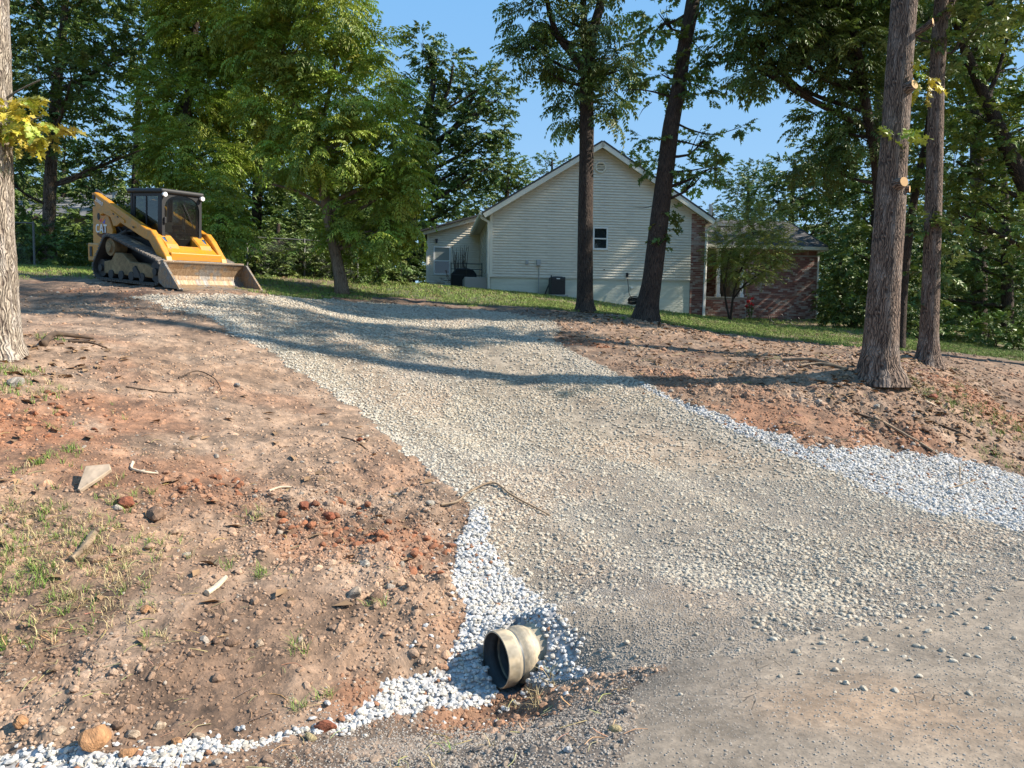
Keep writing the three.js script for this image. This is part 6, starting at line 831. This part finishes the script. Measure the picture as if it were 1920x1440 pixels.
// ---------------------------------------------------------------- culvert pipe
{
  const mouth = [-0.085, -0.395, -4.64], ax = V(0.86, 0.0, -0.50).normalize(), pipe = thing('culvert_pipe', 'beige corrugated plastic culvert pipe end poking out of white gravel', 'pipe', mouth);
  const q = new THREE.Quaternion().setFromUnitVectors(V(0, 1, 0), ax), prof = [[0.168, 0], [0.178, 0.0], [0.180, 0.075], [0.176, 0.085], [0.167, 0.105], [0.165, 0.118], [0.176, 0.140], [0.181, 0.16], [0.181, 0.195], [0.174, 0.215], [0.165, 0.235], [0.165, 0.248], [0.176, 0.27], [0.181, 0.29], [0.181, 0.325], [0.174, 0.345], [0.165, 0.365], [0.176, 0.40], [0.181, 0.45], [0.16, 0.49], [0.18, 0.53], [0.18, 1.6]];
  const plastic = mat(0xffffff, 0.62, { map: texture(256, (u, v) => { const d = smooth(0.35, 0.7, 0.6 * pnoise(u * 7, v * 7, 7, 501) + 0.4 * pnoise(u * 31, v * 31, 31, 502)), n = 0.08 * (pnoise(u * 90, v * 90, 90, 503) - 0.5); return [lerp(0.56, 0.72, d) + n, lerp(0.52, 0.65, d) + n, lerp(0.45, 0.54, d) + n]; }) });
  const inner = mat([0.10, 0.11, 0.115], 0.5, { map: texture(128, grit(505, 0.6, [4, 17, 50])) });
  part('pipe_wall', new THREE.LatheGeometry(prof.map(([r, y]) => new THREE.Vector2(r * 1.0, y)), 56).applyQuaternion(q), plastic, pipe);
  part('pipe_lining', new THREE.LatheGeometry([[0.1685, 0.001], [0.169, 0.07], [0.150, 0.11], [0.166, 0.15], [0.168, 0.19], [0.150, 0.24], [0.166, 0.28], [0.168, 0.32], [0.150, 0.37], [0.166, 0.42], [0.15, 0.43], [0.002, 0.435]].map(([r, y]) => new THREE.Vector2(r * 1.0, y * 0.6)), 56).applyQuaternion(q), inner, pipe, 'dark grey inside of the pipe with an added dark end');  // added dark end disc stands for the unlit depth of the pipe
}
// ---------------------------------------------------------------- single rocks
{
  const tones = { orange: [0.50, 0.26, 0.12], tan: [0.50, 0.38, 0.27], brown: [0.27, 0.165, 0.105], red: [0.34, 0.11, 0.055], pale: [0.62, 0.54, 0.44], grey: [0.42, 0.38, 0.34], white: [0.66, 0.64, 0.62], yellow: [0.58, 0.46, 0.24] };
  const mats = Object.fromEntries(Object.entries(tones).map(([k, c], i) => [k, mat(c, 0.93, { map: texture(128, grit(520 + i, 0.42, [3, 8, 23, 55])), bumpMap: texture(128, grit(540 + i, 0.2, [5, 17, 47]), { srgb: false }), bumpScale: 0.006 })]));
  const list = [[-2.73, 5.67, 0.088, 'brown', 'large brown rock below the flat triangular slab'], [-2.06, 3.61, 0.080, 'orange', 'largest orange rock at the bottom left beside the white gravel'], [-1.87, 3.56, 0.045, 'orange', 'orange rock just right of the largest bottom left rock'], [-1.69, 3.69, 0.036, 'orange', 'crumbly orange rock standing in the white ditch gravel'], [-1.94, 3.73, 0.040, 'tan', 'tan rock above the second orange rock in the ditch'], [-2.03, 3.76, 0.032, 'brown', 'small brown rock above the largest orange rock'],
    [-1.07, 5.09, 0.062, 'tan', 'pale split rock lying left of its brown neighbour mid bank'], [-0.93, 5.08, 0.066, 'brown', 'brown angular rock touching the pale split rock mid bank'], [-1.08, 5.48, 0.045, 'pale', 'pale blocky rock in front of a dark hole in the bank'], [-0.71, 6.58, 0.046, 'pale', 'pale round rock at the end of the bent stick'], [-3.41, 9.26, 0.048, 'grey', 'lone grey rock on the smooth tan slope'], [-5.06, 7.59, 0.085, 'pale', 'pale pointed rock at the left edge below the trunk'],
    [-1.53, 6.19, 0.062, 'red', 'red clay lump right of its twin on the bank'], [-1.75, 6.24, 0.055, 'red', 'red clay lump left of its twin on the bank'], [-1.01, 3.97, 0.055, 'red', 'red clay lump lying across the white ditch gravel'], [-1.71, 4.5, 0.046, 'brown', 'rounded brown stone, larger of a pair low on the bank'], [-1.80, 4.47, 0.030, 'brown', 'rounded brown stone, smaller of a pair low on the bank'], [0.46, 3.13, 0.026, 'yellow', 'yellowish chip of rock on the road edge right of the pipe'], [0.25, 3.01, 0.022, 'white', 'white stone on the road shoulder at the bottom'],
    [6.16, 10.88, 0.075, 'red', 'dark red clod on the grassy bank right of the thickest trunk'], [-1.63, 7.97, 0.042, 'red', 'red brown stone on the slope left of the driveway'], [-1.55, 4.52, 0.032, 'tan', 'tan chip right of the pair of rounded brown stones'], [-2.29, 3.69, 0.036, 'tan', 'tan rock left of the largest orange rock'], [-2.52, 3.74, 0.05, 'orange', 'orange rock in the bottom left corner'], [-2.32, 4.66, 0.04, 'orange', 'orange stone in bare soil below the straw patch'], [-1.61, 3.76, 0.034, 'tan', 'tan rock at the upper edge of the ditch gravel'], [-1.05, 3.84, 0.032, 'yellow', 'yellowish rock where the ditch gravel narrows'], [-2.75, 3.85, 0.05, 'tan', 'broad tan stone half buried at the left bottom edge'], [-1.84, 3.80, 0.034, 'tan', 'tan rock furthest up the row beside the ditch gravel'], [5.1, 10.4, 0.05, 'pale', 'pale stone on the dirt in front of the thickest trunk'], [4.6, 9.75, 0.05, 'red', 'red clod at the top edge of the right white gravel'], [0.02, 3.06, 0.016, 'grey', 'small grey stone on the dark shoulder below the pipe'], [-3.0, 5.75, 0.07, 'red', 'reddish clod just right of the flat triangular slab']];
  list.forEach(([x, d, s, tone, label], i) => { const g = rockGeo(601 + i * 13, 2, 0.72, 0.55).scale(s * (1 + 0.2 * hash2(i, 3, 9)), s, s); single('rock', label, 'rock', g, mats[tone], [x, H(x, d) + s * 0.28, -d], hash2(i, 1, 5) * 6.28); });
  const slab = prism([[-0.10, 0.13], [0.085, 0.135], [0.115, 0.07], [0.03, -0.04], [-0.055, -0.145], [-0.08, -0.13]], 0.035, 0.006).rotateX(-Math.PI / 2 + 0.62).rotateZ(0.06);
  single('stone_slab', 'flat triangular tan stone slab leaning on the left bank', 'stone slab', slab, mats.tan, [-3.33, H(-3.33, 5.9) + 0.075, -5.9], 0.1);
}
// ---------------------------------------------------------------- sticks and roots
{
  const wood = mat(0xffffff, 0.9, { map: texture(64, (u, v) => { const t = 0.42 + 0.22 * pnoise(u * 5, v * 14, 70, 551); return [t * 1.0, t * 0.86, t * 0.70]; }) }), darkWood = mat(0xffffff, 0.9, { map: texture(64, (u, v) => { const t = 0.22 + 0.14 * pnoise(u * 5, v * 14, 70, 552); return [t * 1.05, t * 0.85, t * 0.68]; }) }), paleWood = mat(0xffffff, 0.9, { map: texture(64, (u, v) => { const t = 0.68 + 0.18 * pnoise(u * 5, v * 14, 70, 553); return [t, t * 0.9, t * 0.77]; }) });
  const stick = (name, label, pts, r0, r1, m, lift = 0.012, arch = 0) => { const c = pts.map(([x, d], i) => [x, H(x, d) + lift + arch * Math.sin(Math.PI * i / (pts.length - 1)), -d]), P = curve(c, 22), R = P.map((_, i) => lerp(r0, r1, i / 22) * (0.85 + 0.35 * hash2(i, 2, 7))); const o = c[0]; return single(name, label, name === 'root' ? 'root' : 'stick', tube(P, R, 7).translate(-o[0], -o[1], -o[2]), m, o); };
  stick('stick', 'long pale bent stick at the left edge of the driveway', [[-0.62, 6.55], [-0.49, 6.65], [-0.39, 6.87], [-0.17, 7.13], [0.01, 6.9], [0.35, 6.62]], 0.012, 0.008, wood, 0.02, 0.012);
  stick('twig', 'thin curved twig high on the tan slope', [[-3.99, 8.92], [-3.9, 9.24], [-3.66, 9.14], [-3.42, 8.8]], 0.010, 0.004, darkWood, 0.015, 0.04);
  stick('twig', 'thin straight twig left of the curved twig on the slope', [[-4.25, 8.2], [-4.1, 8.25], [-3.88, 8.34], [-3.75, 8.5]], 0.007, 0.004, darkWood);
  stick('root', 'thick dark root rising from the soil beside the left trunk', [[-5.76, 9.17], [-5.89, 9.6], [-5.9, 9.8], [-5.6, 10.0]], 0.045, 0.02, darkWood, 0.03, 0.05);
  stick('root', 'thin dark root trailing right of the thick root by the left trunk', [[-5.7, 9.6], [-5.55, 9.75], [-5.3, 9.74]], 0.02, 0.01, darkWood);
  stick('root', 'curved whitish root above the flat triangular slab', [[-3.27, 6.4], [-3.22, 6.28], [-3.1, 6.25], [-3.0, 6.29]], 0.014, 0.008, paleWood);
  stick('root', 'knobbly grey root chunk in the straw at left', [[-3.0, 5.02], [-2.98, 5.14], [-3.0, 5.3]], 0.022, 0.030, wood, 0.02);
  stick('root', 'short pale root chunk in the middle of the bank', [[-2.03, 4.9], [-2.0, 5.0], [-1.97, 5.09]], 0.022, 0.016, paleWood, 0.02);
  stick('stick', 'brown stick lying along the right bank above the white gravel', [[4.69, 10.2], [5.03, 9.99], [5.24, 9.84]], 0.018, 0.01, darkWood); stick('stick', 'longer brown stick at the crest of the right white gravel', [[4.92, 10.08], [5.31, 9.71], [5.51, 9.56]], 0.02, 0.012, wood);
  stick('stick', 'stick standing up from the right white gravel', [[5.56, 9.17], [5.45, 9.0], [5.34, 8.8]], 0.01, 0.006, wood, 0.03, 0.12); stick('stick', 'thin stick lying flat on the right white gravel', [[4.98, 8.4], [5.3, 8.7], [5.75, 9.1]], 0.009, 0.006, wood);
  stick('root', 'exposed tan root left of the thickest trunk base', [[4.59, 11.91], [4.9, 11.9], [5.14, 11.43]], 0.03, 0.02, wood, 0.03); stick('root', 'long exposed root crossing the dirt behind the thickest trunk', [[4.72, 13.0], [4.99, 12.49], [5.09, 11.75]], 0.03, 0.02, wood, 0.02, 0.04);
  stick('stick', 'dark stick on the bank right of the thickest trunk', [[5.82, 10.25], [6.1, 10.22], [6.3, 10.18]], 0.02, 0.01, darkWood); stick('stick', 'pale splinter of wood by the dark red clod', [[5.95, 10.7], [6.08, 10.66]], 0.02, 0.008, paleWood, 0.03);
  stick('twig', 'small twig on the tan bank left of the driveway', [[-2.1, 6.41], [-2.03, 6.49], [-1.94, 6.53]], 0.011, 0.008, paleWood); stick('twig', 'dark twig beside the red brown stone', [[-1.82, 7.95], [-1.65, 7.81], [-1.49, 7.71]], 0.009, 0.005, darkWood);
}
// ---------------------------------------------------------------- things round the house
{
  const hs = (u, y, v) => V(u, y - BASE, -v).applyMatrix4(house.matrixWorld); house.updateMatrixWorld(true);
  { // air conditioner
    const p = hs(2.41, 3.0, -0.62), gy = H(p.x, -p.z), ac = thing('air_conditioner', 'black outdoor air conditioner unit against the beige foundation', 'air conditioner', [p.x, gy, p.z], 7 * D2R);
    part('pad', box(0.72, 0.08, 0.72, 0, 0.03, 0, 0.01), mat([0.4, 0.38, 0.35], 0.95), ac); const cab = part('cabinet', box(0.54, 0.64, 0.54, 0, 0.40, 0, 0.03), mat([0.022, 0.022, 0.024], 0.5), ac);
    for (let k = 0; k < 14; k++) part('louvre', box(0.46, 0.018, 0.012, 0, 0.14 + k * 0.036, 0.275), blackMetal, cab);
    part('top_grille', new THREE.CylinderGeometry(0.22, 0.24, 0.03, 24).translate(0, 0.73, 0), blackMetal, ac); part('maker_plate', box(0.13, 0.035, 0.008, 0, 0.655, 0.276), mat([0.7, 0.7, 0.68], 0.4), ac);
  }
  { // hose
    const p = hs(5.40, 2.9, -0.32), gy = H(p.x, -p.z), hose = thing('garden_hose', 'coiled black garden hose on the grass below the hose tap', 'hose', [p.x, gy, p.z], 7 * D2R), list = [], r = rng(71);
    for (let k = 0; k < 8; k++) { const q = 0.17 + 0.045 * r(), y = 0.05 + 0.022 * k, tilt = 0.55 + 0.25 * r(), P = []; for (let i = 0; i <= 28; i++) { const a = i / 28 * 6.283; P.push(V(q * Math.cos(a), y + 0.14 + q * 0.62 * Math.sin(a) * Math.sin(tilt), q * Math.sin(a) * Math.cos(tilt) + 0.02 * r())); } list.push(tube(P, 0.014, 6, false)); }
    part('coil', merge(list), blackMetal, hose); part('lead', tube(curve([[-0.18, 1.08, -0.2], [-0.15, 0.75, -0.16], [-0.10, 0.5, -0.2], [0.02, 0.32, -0.1], [0.1, 0.22, 0]], 20), 0.013, 6), blackMetal, hose);
  }
  { // flower by the low wall
    const p = hs(10.6, 2.6, 0.85), gy = H(p.x, -p.z), fl = thing('flower_plant', 'leafy plant with red blooms at the corner of the low brick wall', 'flower', [p.x, gy, p.z]), r = rng(72), stems = [], petals = [], leaves = [];
    for (let k = 0; k < 8; k++) { const t = V((r() - 0.5) * 0.4, 0.45 + 0.4 * r(), (r() - 0.5) * 0.4); stems.push(tube([V(0, -0.05, 0), V(t.x * 0.6, t.y * 0.6, t.z * 0.6), t], 0.008, 4)); for (let j = 0; j < 6; j++) leaves.push(new THREE.CircleGeometry(0.05, 5).scale(1, 0.6, 1).rotateX(r() * 3).rotateY(r() * 6).translate(t.x * (0.3 + 0.6 * r()), t.y * (0.3 + 0.6 * r()), t.z * (0.3 + 0.6 * r()))); if (k < 5) for (let j = 0; j < 7; j++) petals.push(new THREE.CircleGeometry(0.055, 5).rotateX(r() * 3).rotateY(r() * 6).translate(t.x + (r() - 0.5) * 0.1, t.y + (r() - 0.5) * 0.08, t.z + (r() - 0.5) * 0.1)); }
    part('stems', merge(stems), mat([0.10, 0.15, 0.04], 0.9), fl); part('leaves', merge(leaves), mat([0.07, 0.13, 0.03], 0.8), fl); part('blooms', merge(petals), mat([0.62, 0.02, 0.03], 0.6), fl, 'red blooms');
  }
  const scroll = (label, x, d, s) => { const P = []; for (let i = 0; i <= 40; i++) { const a = i / 40 * 7.5, q = s * (0.05 + 0.02 * a); P.push(V(q * Math.cos(a) + 0.04 * a * s, 0.14 * s + q * Math.sin(a) * 0.8, 0)); } single('metal_scroll', label, 'ornament', merge([tube(P, 0.012, 6), tube([V(0, -0.08, 0), V(0.02, 0.16 * s, 0)], 0.012, 6)]), blackMetal, [x, H(x, d), -d], 0.1); };
  scroll('black curled metal garden ornament, left of three on the lawn', 9.35, 28.6, 1); scroll('black curled metal garden ornament, middle of three on the lawn', 9.75, 28.4, 1.2); scroll('black curled metal garden ornament, right of three on the lawn', 10.35, 28.0, 0.9);
  { // bare shrub and red plant by the wing
    const x = -2.25, d = 32.1, g = thing('bare_shrub', 'leafless upright shrub before the wing window', 'shrub', [x, H(x, d), -d]), r = rng(73), list = [];
    for (let k = 0; k < 9; k++) { const a = (k / 8 - 0.5) * 0.62, h = 1.6 + 0.5 * r(); list.push(tube([V(a * 0.2, -0.05, 0), V(a * 0.8, h * 0.45, (r() - 0.5) * 0.15), V(a * 1.0, h * 0.8, (r() - 0.5) * 0.25), V(a * 1.15, h, (r() - 0.5) * 0.3)], [0.028, 0.02, 0.014, 0.006], 5)); list.push(tube([V(a * 0.8, h * 0.45, 0), V(a * 0.8 + (r() - 0.5) * 0.2, h * 0.7, 0.05), V(a * 0.8 + (r() - 0.5) * 0.3, h * 0.95, 0.08)], [0.012, 0.008, 0.004], 4)); }
    part('branches', merge(list), mat([0.12, 0.085, 0.065], 0.9), g);
    const p = thing('red_leaf_plant', 'low reddish leafed plant left of the leafless shrub', 'plant', [-2.72, H(-2.72, 31.5), -31.5]), T = { seed: 74, tone: 'red', leaf: 'fine', cover: 60, clumps: [[-2.72, H(-2.72, 31.5) + 0.25, 31.5, 0.3, 0.25], [-2.45, H(-2.72, 31.5) + 0.2, 31.5, 0.25, 0.2]] }; TONES.red = [0.16, 0.05, 0.035]; crown(p, T, 0.8);
  }
  { // steps rail and covered grill beside the side door
    const p = hs(-0.85, 3.6, 2.4), gy = H(p.x, -p.z), g = thing('covered_grill', 'black covered grill beside the side door steps', 'grill', [p.x, gy, p.z], 7 * D2R);
    part('cover', prism([[-0.52, 0], [0.52, 0], [0.50, 0.62], [0.36, 0.80], [0.10, 0.86], [-0.30, 0.84], [-0.48, 0.66]], 0.55, 0.05), mat([0.012, 0.012, 0.013], 0.75), g);
    const b = hs(-0.95, 3.6, 1.4), rail = thing('step_railing', 'thin black metal railing in front of the covered grill', 'railing', [b.x, H(b.x, -b.z), b.z], 7 * D2R);
    for (const y of [0.55, 0.78, 1.0]) part('rail', tube([V(-0.45, y, 0), V(0.75, y - 0.01, 0)], 0.012, 6), blackMetal, rail); for (const x of [-0.45, 0.15, 0.75]) part('rail_post', tube([V(x, -0.05, 0), V(x, 1.02, 0)], 0.016, 6), blackMetal, rail);
  }
}
{ // grey post behind the house
  const x = 11.7, d = 45, p = thing('utility_post', 'grey square post rising behind the right end of the house roof', 'post', [x, H(x, d), -d]);
  part('post', box(0.16, 7.2, 0.16, 0, 3.5, 0, 0.01), greyMetal, p); part('service_line', tube(curve([[0, 6.6, 0], [1.5, 6.25, -1], [3.5, 6.1, -3]], 12), 0.02, 5), blackMetal, p);
}
{ // wire fence at the edge of the wood
  const greyMetal = mat([0.13, 0.13, 0.125], 0.7, { metalness: 0.2 });
  const run = (label, pts) => {
    const [x0, d0] = pts[0], y0 = H(x0, d0), f = thing('wire_fence', label, 'fence', [x0, y0, -d0]), at = (x, d, y) => V(x - x0, H(x, d) - y0 + y, -(d - d0)), wires = [];
    for (let i = 0; i < pts.length; i++) { const [x, d] = pts[i]; part('fence_post', tube([at(x, d, -0.1), at(x, d, 1.25)], 0.03, 8), greyMetal, f); if (i) { const [a, b] = pts[i - 1]; part('top_rail', tube([at(a, b, 1.2), at(x, d, 1.2)], 0.021, 6), greyMetal, f); const n = 40; for (let k = 0; k < n; k++) for (const s of [-1, 1]) { const t0 = k / n, t1 = clamp(t0 + s * 0.38); const u0 = lerp(a, x, t0), v0 = lerp(b, d, t0), u1 = lerp(a, x, t1), v1 = lerp(b, d, t1), h = 1.16 * Math.abs(t1 - t0) / 0.38; wires.push(tube([at(u0, v0, 0.03), at(u1, v1, 0.03 + h)], 0.0025, 3, false)); } } }
    const w = part('wire_mesh', merge(wires), greyMetal, f); w.userData.kind = 'stuff';
  };
  run('grey wire fence at the far left behind the rough pale trunk', [[-16.6, 20.4], [-14.9, 20.7], [-13.36, 21]]);
  run('grey wire fence in the shade right of the loader bucket', [[-8.2, 23.2], [-6.6, 23.8], [-5.0, 24.2]]);
}
{ // neighbouring house among the trees
  const x = -25, d = 41, n = thing('neighbour_house', 'grey roofed house half hidden in the trees at far left', 'house', [x, H(x, d), -d], 4 * D2R), wall = mat([0.30, 0.28, 0.26], 0.8);
  part('wall', box(12, 4.2, 8, 0, 1.9, -4), wall, n);
  for (const s of [1, -1]) part('roof', box(12.8, 0.14, 5.4).rotateX(s * 0.40).translate(0, 4.9, -4 + s * 2.35), mat([0.27, 0.27, 0.275], 0.95, { map: shingleMats[0].map }), n);
  part('gable_wall', prism([[-4, 0], [4, 0], [0, 1.75]], 0.12).rotateY(Math.PI / 2).translate(5.9, 4.0, -4), wall, n);
  for (const u of [-3.5, 0.5, 3.6]) { const w = part('window', box(1.1, 1.3, 0.1, u, 2.2, 0.02), white, n); part('pane', box(0.95, 1.15, 0.03, u, 2.2, 0.066), darkGlass, w); }
  part('vent_pipe', merge([new THREE.CylinderGeometry(0.14, 0.14, 1.6, 12).translate(2.3, 5.6, -2.2), new THREE.CylinderGeometry(0.22, 0.2, 0.16, 12).translate(2.3, 6.4, -2.2)]), greyMetal, n);
}

{ // dead leaves under the trees
  const r = rng(909), items = [];
  for (const [x, d, rad, n] of [[5.5, 11.0, 1.3, 260], [7.8, 13.8, 1.5, 220], [1.9, 19.6, 2, 200], [3.2, 18.2, 2, 240], [-5.8, 8.8, 1.2, 160], [6, 14, 4, 500], [3, 15.5, 3, 260], [-3, 22, 5, 260], [-3.0, 6.5, 2.5, 90], [6.4, 10.3, 1, 90]]) for (let i = 0; i < n; i++) { const a = r() * 6.28, q = rad * Math.sqrt(r()), X = x + q * Math.cos(a), D = d + q * Math.sin(a), R = regionAt(X, D); if (R === 'white' || (R === 'drive' && r() < 0.8)) continue; const m = 0.7 + 0.6 * r(); items.push([X, H(X, D) + 0.012, -D, 0.7 + 0.6 * r(), r() * 6.28, (r() - 0.5) * 0.9, [0.24 * m, 0.145 * m, 0.075 * m]]); }
  const leaf = new THREE.BufferGeometry(); leaf.setAttribute('position', new THREE.Float32BufferAttribute([-0.06, 0, 0, -0.01, 0.012, 0.03, 0.06, 0.004, 0, -0.01, 0.016, -0.03], 3)); leaf.setIndex([0, 1, 2, 0, 2, 3]); leaf.computeVertexNormals();
  scatter('leaf_scatter', [leaf], mat(0xffffff, 0.85), items, stuff('leaf_litter', 'brown dead leaves lying under the trees', 'leaf litter'));
}

renderer.render(scene, camera);
